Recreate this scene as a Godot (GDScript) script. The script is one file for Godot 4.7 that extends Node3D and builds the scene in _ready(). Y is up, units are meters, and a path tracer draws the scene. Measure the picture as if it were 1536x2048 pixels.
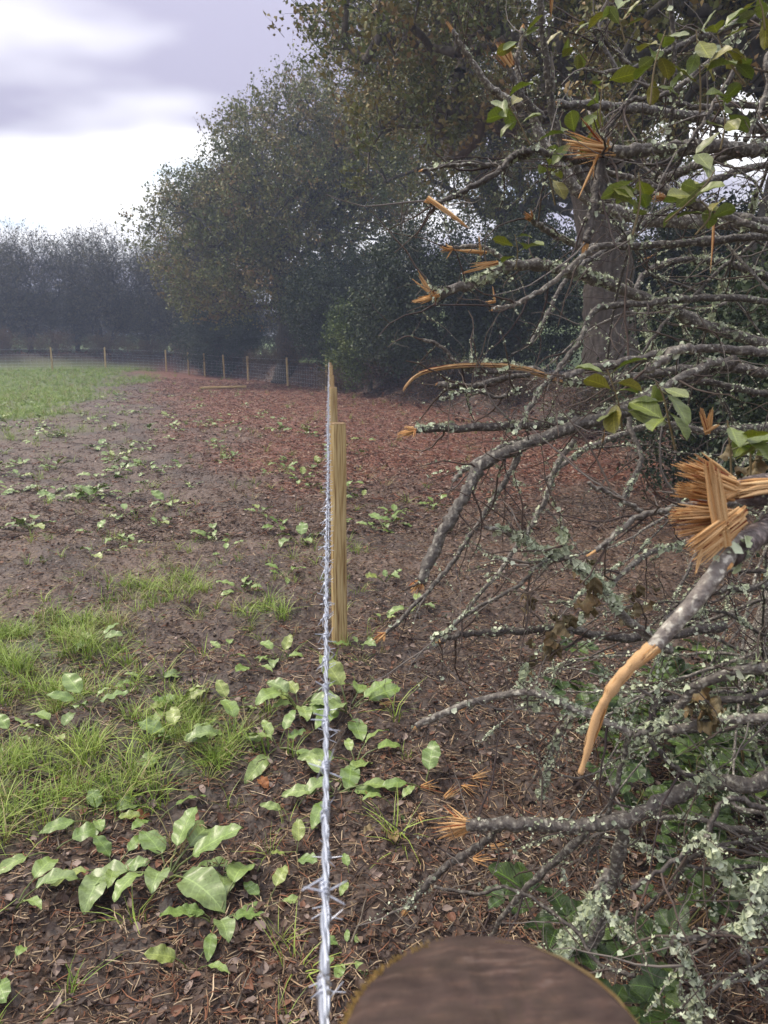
extends Node3D
# A muddy field edge with a new post-and-wire fence, oak trees and a flail-cut hedge.
# World: the fence runs along -z from the strainer post under the camera; x is right; d below means -z.

var rng := RandomNumberGenerator.new()
var soft := FastNoiseLite.new()
var fine := FastNoiseLite.new()
var mat := {}
var used_names := {}

# ------------------------------------------------------------------ mesh builder
class MB:
	var v := PackedVector3Array()
	var c := PackedColorArray()
	var uv := PackedVector2Array()
	var ix := PackedInt32Array()
	var with_uv := false

	func vert(p: Vector3, col: Color) -> int:
		v.append(p)
		c.append(col)
		return v.size() - 1

	# texture coordinates for whatever has none yet
	func fill_uv() -> void:
		while uv.size() < v.size():
			uv.append(Vector2(0.3, 0.5))

	func face(a: int, b: int, d: int) -> void:
		ix.append(a)
		ix.append(b)
		ix.append(d)

	# a round tapered tube along pts
	func tube(pts: PackedVector3Array, rad: PackedFloat32Array, sides: int, col: Color, rough := 0.0, r: RandomNumberGenerator = null) -> void:
		var m := pts.size()
		if m < 2:
			return
		var t := (pts[1] - pts[0]).normalized()
		var u := t.cross(Vector3.UP if absf(t.y) < 0.9 else Vector3.RIGHT).normalized()
		var start := v.size()
		for i in m:
			var t2 := (pts[mini(i + 1, m - 1)] - pts[maxi(i - 1, 0)]).normalized()
			u = (u - t2 * u.dot(t2)).normalized()
			var w := t2.cross(u)
			for j in sides:
				var a := TAU * j / sides
				var rr := rad[i]
				if r:
					rr *= 1.0 + r.randf_range(-rough, rough)
				v.append(pts[i] + (u * cos(a) + w * sin(a)) * rr)
				c.append(col)
		for i in m - 1:
			for j in sides:
				var a := start + i * sides + j
				var b := start + i * sides + (j + 1) % sides
				face(a, a + sides, b)
				face(b, a + sides, b + sides)
		# ends
		var e0 := vert(pts[0], col)
		var e1 := vert(pts[m - 1], col)
		for j in sides:
			face(e0, start + j, start + (j + 1) % sides)
			face(e1, start + (m - 1) * sides + (j + 1) % sides, start + (m - 1) * sides + j)

	func seg(a: Vector3, b: Vector3, ra: float, rb: float, sides: int, col: Color) -> void:
		var t := (b - a).normalized()
		var u := t.cross(Vector3.UP if absf(t.y) < 0.9 else Vector3.RIGHT).normalized()
		var w := t.cross(u)
		var s := v.size()
		for j in sides:
			var g := TAU * j / sides
			var o := u * cos(g) + w * sin(g)
			v.append(a + o * ra)
			v.append(b + o * rb)
			c.append(col)
			c.append(col)
		for j in sides:
			var k := (j + 1) % sides
			face(s + 2 * j, s + 2 * j + 1, s + 2 * k)
			face(s + 2 * k, s + 2 * j + 1, s + 2 * k + 1)

	# a bent leaf blade, five points across, midrib slightly sunk and paler
	func blade(o: Vector3, dir: Vector3, up: Vector3, length: float, width: float, peak: float, curl: float, fold: float, wave: float, rows: int, col: Color, rib: Color, ph := 0.0) -> void:
		dir = dir.normalized()
		var side := dir.cross(up).normalized()
		up = side.cross(dir).normalized()
		var s := v.size()
		if with_uv:
			fill_uv()
		for i in rows + 1:
			var t := float(i) / rows
			var ang := curl * t
			var along := length * (sin(ang) / curl if absf(curl) > 0.01 else t)
			var drop := length * ((1.0 - cos(ang)) / curl if absf(curl) > 0.01 else 0.0)
			var d2 := dir * cos(ang) - up * sin(ang)
			var n2 := up * cos(ang) + dir * sin(ang)
			var prof := pow(sin(PI * pow(t, peak)), 0.75) if i > 0 and i < rows else 0.04
			var w := width * prof
			var p := o + dir * along - up * drop
			for k in [-1.0, -0.5, 0.0, 0.5, 1.0]:
				var lift := fold * absf(k) * w + wave * width * sin(t * 17.0 + ph + k * 1.7) * absf(k)
				if k != 0.0 and i % 2 == 1:
					lift += wave * 0.35 * width
				v.append(p + side * (k * w) + n2 * lift + d2 * (absf(k) * w * 0.1))
				c.append(rib if k == 0.0 else col)
				if with_uv:
					uv.append(Vector2(k * 0.5 + 0.5, t))
		for i in rows:
			for k in 4:
				var a := s + i * 5 + k
				face(a, a + 5, a + 1)
				face(a + 1, a + 5, a + 6)

	# a light leaf for far crowns: a folded lozenge of four faces
	func small_leaf(o: Vector3, dir: Vector3, up: Vector3, length: float, width: float, col: Color) -> void:
		var side := dir.cross(up).normalized()
		var s := v.size()
		vert(o, col)
		vert(o + dir * length * 0.5 + side * width + up * width * 0.35, col)
		vert(o + dir * length - up * length * 0.15, col)
		vert(o + dir * length * 0.5 - side * width + up * width * 0.35, col)
		vert(o + dir * length * 0.5, col)
		face(s, s + 1, s + 4)
		face(s + 1, s + 2, s + 4)
		face(s + 2, s + 3, s + 4)
		face(s + 3, s, s + 4)

	func mesh(material: Material) -> ArrayMesh:
		var n := PackedVector3Array()
		n.resize(v.size())
		for k in range(0, ix.size(), 3):
			var a := ix[k]
			var b := ix[k + 1]
			var d := ix[k + 2]
			var f := (v[d] - v[a]).cross(v[b] - v[a])
			n[a] += f
			n[b] += f
			n[d] += f
		for k in n.size():
			n[k] = n[k].normalized()
		var arr := []
		arr.resize(Mesh.ARRAY_MAX)
		arr[Mesh.ARRAY_VERTEX] = v
		arr[Mesh.ARRAY_NORMAL] = n
		arr[Mesh.ARRAY_COLOR] = c
		if with_uv:
			fill_uv()
			arr[Mesh.ARRAY_TEX_UV] = uv
		arr[Mesh.ARRAY_INDEX] = ix
		var m := ArrayMesh.new()
		m.add_surface_from_arrays(Mesh.PRIMITIVE_TRIANGLES, arr)
		m.surface_set_material(0, material)
		return m

# ------------------------------------------------------------------ naming
func numbered(called: String) -> String:
	var k: int = used_names.get(called, 0)
	used_names[called] = k + 1
	return called if k == 0 else "%s_%03d" % [called, k]

func thing(called: String, label: String, category: String, where := Vector3.ZERO, group := "") -> Node3D:
	var o := Node3D.new()
	o.name = numbered(called)
	add_child(o)
	o.position = where
	tag(o, label, category, group)
	return o

func tag(o: Node, label: String, category: String, group := "", kind := "") -> void:
	o.set_meta("label", label)
	o.set_meta("category", category)
	if group:
		o.set_meta("group", group)
	if kind:
		o.set_meta("kind", kind)

func part(called: String, mesh: Mesh, parent: Node3D, kind := "") -> MeshInstance3D:
	var o := MeshInstance3D.new()
	o.name = called
	o.mesh = mesh
	parent.add_child(o, true)
	if kind:
		o.set_meta("kind", kind)
	return o

func scatter(called: String, mesh: Mesh, xf: Array, cols: PackedColorArray, parent: Node) -> MultiMeshInstance3D:
	var mm := MultiMesh.new()
	mm.transform_format = MultiMesh.TRANSFORM_3D
	mm.use_colors = true
	mm.mesh = mesh
	mm.instance_count = xf.size()
	for i in xf.size():
		mm.set_instance_transform(i, xf[i])
		mm.set_instance_color(i, cols[i])
	var o := MultiMeshInstance3D.new()
	o.multimesh = mm
	o.name = called
	parent.add_child(o, true)
	return o

func rv() -> Vector3:
	return Vector3(rng.randf_range(-1, 1), rng.randf_range(-1, 1), rng.randf_range(-1, 1))

func in_ball() -> Vector3:
	var p := rv()
	while p.length_squared() > 1.0:
		p = rv()
	return p

func unflatten(a: Array) -> PackedVector3Array:
	var p := PackedVector3Array()
	for i in range(0, a.size(), 3):
		p.append(Vector3(a[i], a[i + 1], a[i + 2]))
	return p

# a smooth curve through pts, n points for each gap
func smooth(pts: PackedVector3Array, n: int) -> PackedVector3Array:
	var o := PackedVector3Array()
	for i in pts.size() - 1:
		var p0 := pts[maxi(i - 1, 0)]
		var p3 := pts[mini(i + 2, pts.size() - 1)]
		for k in n:
			o.append(pts[i].cubic_interpolate(pts[i + 1], p0, p3, float(k) / n))
	o.append(pts[pts.size() - 1])
	return o

# ------------------------------------------------------------------ land
func fence_d(x: float) -> float:
	var xs := [-60.0, -30.0, -16.0, -13.4, -9.8, -8.2, -5.9, -4.4, -1.9, 0.0, 6.0, 60.0]
	var ds := [33.0, 39.0, 44.3, 46.0, 46.0, 44.3, 42.6, 40.8, 34.5, 30.0, 17.0, 10.0]
	for i in xs.size() - 1:
		if x <= xs[i + 1]:
			return lerpf(ds[i], ds[i + 1], clampf((x - xs[i]) / (xs[i + 1] - xs[i]), 0, 1))
	return 10.0

func bank_x(d: float) -> float:
	var ks := [0.0, 4.0, 8.0, 13.0, 20.0, 26.0, 30.0, 60.0]
	var vs := [2.3, 2.7, 3.7, 4.0, 2.8, 1.1, 0.3, -4.0]
	for i in ks.size() - 1:
		if d <= ks[i + 1]:
			return lerpf(vs[i], vs[i + 1], clampf((d - ks[i]) / (ks[i + 1] - ks[i]), 0, 1))
	return -4.0

func beyond(x: float, d: float) -> float:
	# metres past the far fence or the foot of the hedge bank on the right; below zero inside the field
	var s := d - fence_d(x) - 0.8
	s = minf(s, 400.0)
	if d < 32.0 or x > 0.0:
		s = maxf(s, x - bank_x(d))
	return s

func land(x: float, d: float) -> float:
	var s := beyond(x, d)
	var h := 0.5 * smoothstep(30.0, 46.0, d) * smoothstep(-3.0, -14.0, x)
	h += 0.95 * smoothstep(0.0, 2.8, s)
	if s > 5.0:
		var right := smoothstep(-6.0, 8.0, x)
		h += minf(s - 5.0, 90.0) * lerpf(0.03, 0.13, right)
	return h

func ground_y(x: float, d: float) -> float:
	var near := 1.0 - smoothstep(10.0, 26.0, d)
	var h := land(x, d)
	h += soft.get_noise_2d(x * 1.0, d * 1.0) * 0.05
	h += soft.get_noise_2d(x * 4.0 + 50.0, d * 4.0) * 0.032 * (0.4 + 0.6 * near)
	h += fine.get_noise_2d(x * 9.0, d * 9.0) * 0.02 * near
	# trodden clods and heel marks in the mud
	var clod := fine.get_noise_2d(x * 3.2 + 11.0, d * 3.2)
	h -= maxf(0.0, clod - 0.12) * 0.07 * near
	if d > 4.0 and d < 11.0:
		h += sin(x * 2.3 + d * 5.0 + 3.0 * soft.get_noise_2d(x * 0.8, d * 0.8)) * 0.012
	return h

const BLOBS := [[-1.75, 4.05, 0.6, 0.5, 1.0], [-1.3, 3.5, 0.45, 0.3, 0.5], [-0.62, 2.95, 0.33, 0.42, 0.95], [-1.05, 2.65, 0.45, 0.32, 1.0], [-1.35, 2.4, 0.35, 0.25, 0.7], [-1.2, 4.95, 0.4, 0.5, 0.4], [-0.45, 4.4, 0.2, 0.3, 0.4], [-2.5, 4.1, 0.5, 0.7, 1.0], [-2.0, 3.0, 0.6, 0.4, 0.5]]

func green(x: float, d: float) -> float:
	var g := 0.0
	if d < 8.0:
		for b in BLOBS:
			var q := Vector2((x - b[0]) / b[2], (d - b[1]) / b[3]).length()
			g = maxf(g, b[4] * (1.0 - smoothstep(0.55, 1.15, q)))
	else:
		var edge := -5.6 - 0.17 * (d - 16.0)
		g = smoothstep(-0.6, 3.0, edge - x + soft.get_noise_2d(x * 0.5, d * 0.25) * 3.0) * smoothstep(12.5, 18.0, d + soft.get_noise_2d(x, d) * 3.0)
	if beyond(x, d) > 5.5:
		g = 1.0
	elif beyond(x, d) > 0.0:
		g = 0.0
	return g

func mulch(x: float, d: float) -> float:
	return smoothstep(-1.2, 1.6, x + 1.7 + 0.3 * (d - 12.0) + soft.get_noise_2d(x * 0.7, d * 0.4) * 1.5) * smoothstep(6.5, 11.0, d + soft.get_noise_2d(x + 9.0, d) * 2.5)

func on_ground(x: float, d: float, lift := 0.0) -> Vector3:
	return Vector3(x, ground_y(x, d) + lift, -d)

func build_ground() -> void:
	var radii := PackedFloat32Array([0.0, 0.3, 0.6])
	var r := 0.8
	while r < 230.0:
		radii.append(r)
		r *= 1.0125 if r < 45.0 else 1.05
	var az := PackedFloat32Array()
	var a := -180.0
	while a < 180.0:
		az.append(a)
		a += 0.27 if a > -36.0 and a < 44.0 else 3.0
	az.append(180.0)
	var mb := MB.new()
	var nr := radii.size()
	var na := az.size()
	for i in nr:
		for j in na:
			var g := deg_to_rad(az[j])
			var x := radii[i] * sin(g)
			var d := radii[i] * cos(g)
			mb.v.append(on_ground(x, d))
			var gr := green(x, d)
			var mu := mulch(x, d)
			var s := beyond(x, d)
			var col := Color(0.078, 0.05, 0.034).lerp(Color(0.14, 0.092, 0.063), smoothstep(3.8, 6.0, d + soft.get_noise_2d(x * 2.0, d * 2.0) * 1.5))
			var k := soft.get_noise_2d(x * 1.7 + 31.0, d * 1.7)
			col = col.lerp(Color(0.05, 0.034, 0.026), clampf(k * 1.8, 0.0, 0.65))
			col = col.lerp(Color(0.23, 0.085, 0.05), mu * 0.92)
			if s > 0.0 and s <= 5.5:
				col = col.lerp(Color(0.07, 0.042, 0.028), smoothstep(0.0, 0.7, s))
			col = col.lerp(Color(0.11, 0.18, 0.025) if s < 5.5 else Color(0.13, 0.26, 0.035), gr * (0.3 if d < 8.0 else 0.85))
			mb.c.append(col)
	for i in nr - 1:
		for j in na - 1:
			var p := i * na + j
			mb.face(p, p + na, p + 1)
			mb.face(p + 1, p + na, p + na + 1)
	var o := part("ground", mb.mesh(mat.ground), self)
	o.set_meta("kind", "structure")
	tag(o, "muddy trodden field ground with mulch and green far pasture", "ground", "", "structure")

# ------------------------------------------------------------------ textures and materials
func noise_image(w: int, h: int, sx: float, sy: float, seed_: int, octaves: int, ramp: Gradient, contrast := 1.0, kind := 0) -> ImageTexture:
	var n := FastNoiseLite.new()
	n.seed = seed_
	n.frequency = 1.0
	n.noise_type = FastNoiseLite.TYPE_SIMPLEX_SMOOTH if kind == 0 else FastNoiseLite.TYPE_CELLULAR
	n.fractal_octaves = octaves
	n.fractal_type = FastNoiseLite.FRACTAL_FBM
	var im := Image.create(w, h, false, Image.FORMAT_RGB8)
	# tiles: blend on a torus in four dimensions is not at hand, so cross-fade the edges
	for y in h:
		for x in w:
			var fx := float(x) / w
			var fy := float(y) / h
			var a := n.get_noise_2d(fx * sx, fy * sy)
			var b := n.get_noise_2d((fx - 1.0) * sx, fy * sy)
			var q := lerpf(a, b, smoothstep(0.7, 1.0, fx))
			if fy > 0.7:
				var a2 := n.get_noise_2d(fx * sx, (fy - 1.0) * sy)
				var b2 := n.get_noise_2d((fx - 1.0) * sx, (fy - 1.0) * sy)
				q = lerpf(q, lerpf(a2, b2, smoothstep(0.7, 1.0, fx)), smoothstep(0.7, 1.0, fy))
			im.set_pixel(x, y, ramp.sample(clampf(0.5 + 0.5 * q * contrast, 0, 1)))
	return ImageTexture.create_from_image(im)

func ramp(stops: Array) -> Gradient:
	var g := Gradient.new()
	var offs := PackedFloat32Array()
	var cols := PackedColorArray()
	for s in stops:
		offs.append(s[0])
		cols.append((s[1] as Color).linear_to_srgb())
	g.offsets = offs
	g.colors = cols
	return g

func plain(rough: float, spec := 0.4) -> StandardMaterial3D:
	var m := StandardMaterial3D.new()
	m.vertex_color_use_as_albedo = true
	m.roughness = rough
	m.metallic_specular = spec
	m.cull_mode = BaseMaterial3D.CULL_DISABLED
	return m

func tri(m: StandardMaterial3D, tex: Texture2D, scale_: float, bump: Texture2D = null, depth := 0.0) -> StandardMaterial3D:
	m.albedo_texture = tex
	m.uv1_triplanar = true
	m.uv1_scale = Vector3.ONE * scale_
	if bump:
		m.heightmap_enabled = true
		m.heightmap_texture = bump
		m.heightmap_scale = depth
	return m

# the veins and mottling of a leaf blade: u across, v from stalk to tip
func vein_texture(pairs: int, slant: float, strong := 0.16) -> ImageTexture:
	var w := 128
	var h := 256
	var n := FastNoiseLite.new()
	n.seed = pairs
	n.frequency = 0.05
	n.fractal_octaves = 4
	var im := Image.create(w, h, false, Image.FORMAT_RGB8)
	for y in h:
		for x in w:
			var u := absf((x + 0.5) / w - 0.5) * 2.0
			var t := (y + 0.5) / h
			var f := fposmod((t - u * slant * 0.32) * pairs, 1.0)
			var side := 1.0 - smoothstep(0.0, 0.13, minf(f, 1.0 - f) - 0.02)
			var rib := 1.0 - smoothstep(0.02, 0.07, u)
			var k := 0.96 - strong + 0.1 * n.get_noise_2d(x, y) + strong * maxf(side * 0.6 * (1.0 - 0.5 * u), rib)
			var spot := smoothstep(0.5, 0.62, n.get_noise_2d(x * 1.4 + 300.0, y * 1.4))
			im.set_pixel(x, y, Color(k, k, k * 0.94).lerp(Color(0.45, 0.3, 0.12), spot * 0.5))
	return ImageTexture.create_from_image(im)

func veined(m: StandardMaterial3D, tex: ImageTexture, depth: float) -> void:
	m.albedo_texture = tex
	m.heightmap_enabled = true
	m.heightmap_texture = tex
	m.heightmap_scale = depth

func build_materials() -> void:
	var grey := ramp([[0.0, Color(0, 0, 0)], [1.0, Color(1, 1, 1)]])
	var height := noise_image(256, 256, 9.0, 9.0, 5, 5, grey, 1.6)
	var speckle := noise_image(512, 512, 26.0, 26.0, 8, 5, ramp([[0.0, Color(0.2, 0.18, 0.17)], [0.4, Color(0.55, 0.51, 0.48)], [0.6, Color(0.9, 0.87, 0.82)], [0.8, Color(1.0, 1.0, 1.0)]]), 1.9)
	mat.ground = tri(plain(0.66, 0.5), speckle, 1.3, height, 3.0)
	mat.ground.uv1_world_triplanar = true
	# bark with crusts of pale lichen
	var bark_tex := noise_image(512, 512, 6.0, 6.0, 21, 7, ramp([[0.0, Color(0.08, 0.07, 0.065)], [0.4, Color(0.2, 0.18, 0.165)], [0.6, Color(0.27, 0.25, 0.225)], [0.7, Color(0.42, 0.41, 0.36)], [0.76, Color(0.9, 0.92, 0.8)], [1.0, Color(1.0, 1.0, 0.92)]]), 1.35)
	mat.bark = tri(plain(0.6, 0.45), bark_tex, 10.0, height, 0.35)
	mat.twig = plain(0.7, 0.35)
	mat.trunk = tri(plain(0.9, 0.25), noise_image(256, 256, 14.0, 3.0, 33, 4, ramp([[0.0, Color(0.35, 0.33, 0.3)], [1.0, Color(1, 1, 1)]]), 1.7), 0.7, height, 3.0)
	mat.lichen = plain(0.95, 0.1)
	mat.lichen.backlight_enabled = true
	mat.lichen.backlight = Color(0.3, 0.3, 0.25)
	mat.splinter = tri(plain(0.75, 0.25), noise_image(256, 256, 30.0, 30.0, 91, 4, ramp([[0.0, Color(0.55, 0.48, 0.4)], [0.5, Color(0.9, 0.88, 0.84)], [1.0, Color(1, 1, 1)]]), 1.6), 22.0)
	mat.leaf = plain(0.42, 0.5)
	mat.leaf.backlight_enabled = true
	mat.leaf.backlight = Color(0.55, 0.6, 0.25)
	mat.dock = plain(0.38, 0.5)
	mat.dock.backlight_enabled = true
	mat.dock.backlight = Color(0.3, 0.34, 0.12)
	var veins := vein_texture(9, 0.42)
	veined(mat.dock, veins, 0.12)
	mat.bramble = plain(0.4, 0.5)
	mat.bramble.backlight_enabled = true
	mat.bramble.backlight = Color(0.2, 0.25, 0.08)
	veined(mat.bramble, vein_texture(10, 0.8, 0.4), 0.2)
	veined(mat.leaf, vein_texture(8, 0.6, 0.24), 0.06)
	mat.crown = plain(0.55, 0.4)
	mat.crown.backlight_enabled = true
	mat.crown.backlight = Color(0.4, 0.42, 0.2)
	mat.grass = plain(0.45, 0.4)
	mat.grass.backlight_enabled = true
	mat.grass.backlight = Color(0.4, 0.45, 0.15)
	mat.litter = plain(0.6, 0.4)
	mat.dead = plain(0.6, 0.4)
	veined(mat.dead, vein_texture(7, 0.7), 0.2)
	mat.straw = plain(0.7, 0.35)
	# fence timber: grain runs up the post (v), drying cracks are real grooves in the mesh
	var grain := noise_image(256, 512, 20.0, 4.0, 44, 5, ramp([[0.0, Color(0.2, 0.12, 0.05)], [0.3, Color(0.42, 0.29, 0.125)], [0.6, Color(0.56, 0.42, 0.2)], [1.0, Color(0.66, 0.53, 0.29)]]), 1.7)
	var wood := StandardMaterial3D.new()
	wood.albedo_texture = grain
	wood.roughness = 0.8
	wood.metallic_specular = 0.3
	wood.vertex_color_use_as_albedo = true
	wood.heightmap_enabled = true
	wood.heightmap_texture = grain
	wood.heightmap_scale = 0.3
	mat.wood = wood
	mat.end_grain = tri(plain(0.85, 0.25), noise_image(256, 256, 5.0, 26.0, 71, 5, ramp([[0.0, Color(0.34, 0.31, 0.3)], [0.5, Color(0.5, 0.45, 0.42)], [0.72, Color(0.68, 0.57, 0.5)], [0.88, Color(1.0, 0.95, 0.9)]]), 1.5), 4.5, height, 0.3)
	var z := StandardMaterial3D.new()
	z.albedo_color = Color(0.74, 0.76, 0.8)
	z.metallic = 0.7
	z.roughness = 0.4
	mat.zinc = z

# ------------------------------------------------------------------ fence
func post_mesh(h: float, r: float, seed_: int, sides := 28, rows := 22, cracks := 3) -> ArrayMesh:
	var q := RandomNumberGenerator.new()
	q.seed = seed_
	var cr := []
	for k in cracks:
		cr.append([q.randi_range(0, sides - 1), q.randf_range(0.0, 0.5), q.randf_range(0.25, 0.5)])
	var mb := MB.new()
	mb.with_uv = true
	var tone := Color(1, 1, 1) * q.randf_range(0.85, 1.05)
	for i in rows + 1:
		var t := float(i) / rows
		for j in sides + 1:
			var a := TAU * j / sides
			var rr := r * (1.0 + 0.035 * sin(a * 2.0 + seed_) + 0.02 * sin(t * 9.0 + a) - 0.06 * t)
			if i == rows:
				rr -= r * 0.07
			for k in cr:
				if j % sides == k[0] and t > k[1] and t < k[1] + k[2]:
					rr -= r * 0.16
			mb.vert(Vector3(cos(a) * rr, -0.25 + (h + 0.25 - 0.006) * t + (0.006 if i == rows else 0.0), sin(a) * rr), tone)
			mb.uv.append(Vector2(float(j) / sides, t * (h + 0.25) / 1.5))
	for i in rows:
		for j in sides:
			var p := i * (sides + 1) + j
			mb.face(p, p + 1, p + sides + 1)
			mb.face(p + 1, p + sides + 2, p + sides + 1)
	return mb.mesh(mat.wood)

func disc_mesh(r: float, y: float, col: Color, seed_: int) -> ArrayMesh:
	var q := RandomNumberGenerator.new()
	q.seed = seed_
	var mb := MB.new()
	var n := 40
	var o := mb.vert(Vector3(0, y, 0), col)
	var rings := 9
	for i in range(1, rings + 1):
		for j in n:
			var a := TAU * j / n
			var rr := r * i / rings * (1.0 + 0.035 * sin(a * 2.0 + seed_) if i == rings else 1.0)
			var k := q.randf_range(0.8, 1.15)
			mb.vert(Vector3(cos(a) * rr, y + q.randf_range(-0.0012, 0.0012) - (0.004 if i == rings else 0.0), sin(a) * rr), Color(col.r * k, col.g * k, col.b * k))
	for j in n:
		var j2 := (j + 1) % n
		mb.face(o, o + 1 + j, o + 1 + j2)
		for i in rings - 1:
			var p := o + 1 + i * n
			mb.face(p + j, p + n + j, p + j2)
			mb.face(p + j2, p + n + j, p + n + j2)
	return mb.mesh(mat.end_grain)

func fence_post(label: String, x: float, d: float, h: float, r: float, seed_: int, lean := 0.0, dark := false) -> Node3D:
	var t := thing("fence_post", label, "fence post", Vector3(x, land(x, d), -d), "round timber fence posts")
	part("shaft", post_mesh(h, r, seed_), t)
	part("end_grain", disc_mesh(r * 0.9, h + 0.002, Color(0.16, 0.125, 0.105) if dark else Color(0.42, 0.33, 0.2), seed_), t)
	t.rotation.z = lean
	t.rotation.y = seed_ * 1.3
	return t

func wire_path(a: Vector3, b: Vector3, turns: float, r: float, phase: float, n: int) -> PackedVector3Array:
	var p := PackedVector3Array()
	for i in n + 1:
		var t := float(i) / n
		var g := TAU * turns * t + phase
		p.append(a.lerp(b, t) + Vector3(cos(g) * r, sin(g) * r, 0))
	return p

func flat(r: float, n: int) -> PackedFloat32Array:
	var f := PackedFloat32Array()
	f.resize(n)
	f.fill(r)
	return f

func barbed_wire(label: String, y: float, x: float, step: float, seed_: int) -> void:
	var q := RandomNumberGenerator.new()
	q.seed = seed_
	var t := thing("barbed_wire", label, "barbed wire", Vector3.ZERO, "galvanised barbed wire strands")
	var white := Color(1, 1, 1)
	for s in 2:
		var mb := MB.new()
		var d := 0.31
		var spans := [4.0, 7.95, 11.85, 15.8, 19.75, 23.7, 27.6]
		var turn := PI * s
		for e in spans:
			var fine_n := int((e - d) / (0.007 if e < 5.0 else 0.02))
			var pts := PackedVector3Array()
			for i in fine_n + 1:
				var k := float(i) / fine_n
				var dd := lerpf(d, e, k)
				var g := TAU * dd / 0.07 + turn
				var sag := -0.012 * sin(PI * k)
				pts.append(Vector3(x + cos(g) * 0.0014 + 0.0015 * sin(dd * 3.0), y + sag + sin(g) * 0.0014, -dd))
			mb.tube(pts, flat(0.00135, pts.size()), 6 if e < 5.0 else 4, white)
			d = e
		# tied off round the strainer post
		if s == 0:
			var loop := PackedVector3Array()
			for i in 50:
				var g := PI + 0.2 - TAU * 1.15 * i / 49.0
				loop.append(Vector3(0.089 + cos(g) * 0.0985, y - 0.002 - 0.012 * i / 49.0, -0.325 + sin(g) * 0.0985))
			mb.tube(loop, flat(0.0015, 50), 6, white)
		part("strand", mb.mesh(mat.zinc), t)
	# barbs: two turns of wire with four cut points
	var barbs := []
	for kind in 3:
		var mb := MB.new()
		for s in 2:
			var pts := PackedVector3Array()
			var turn := q.randf() * TAU
			var z0 := 0.004 * (s * 2 - 1)
			var first := Vector3(cos(turn), sin(turn), 0)
			pts.append(first.rotated(Vector3.FORWARD, -1.2) * 0.0175 + Vector3(0, 0, z0 + q.randf_range(-0.006, 0.006)))
			for i in 19:
				var g := turn + TAU * 1.5 * i / 18.0
				pts.append(Vector3(cos(g), sin(g), 0) * 0.0036 + Vector3(0, 0, z0 + (i - 9) * 0.0004))
			var g2 := turn + TAU * 1.5
			pts.append(Vector3(cos(g2 + 1.2), sin(g2 + 1.2), 0) * 0.0175 + Vector3(0, 0, z0 + q.randf_range(-0.006, 0.006)))
			var rads := flat(0.0009, pts.size())
			rads[0] = 0.0005
			rads[pts.size() - 1] = 0.0005
			mb.tube(pts, rads, 5, white)
		barbs.append(mb.mesh(mat.zinc))
	var d2 := 0.40
	while d2 < 24.0:
		var b := part("barb", barbs[q.randi() % 3], t)
		var spans2 := fposmod(d2 - 0.1, 3.95) / 3.95
		b.position = Vector3(x + 0.0015 * sin(d2 * 3.0), y - 0.012 * sin(PI * spans2), -d2)
		b.rotation.z = q.randf() * TAU
		d2 += step * q.randf_range(0.92, 1.08)

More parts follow.
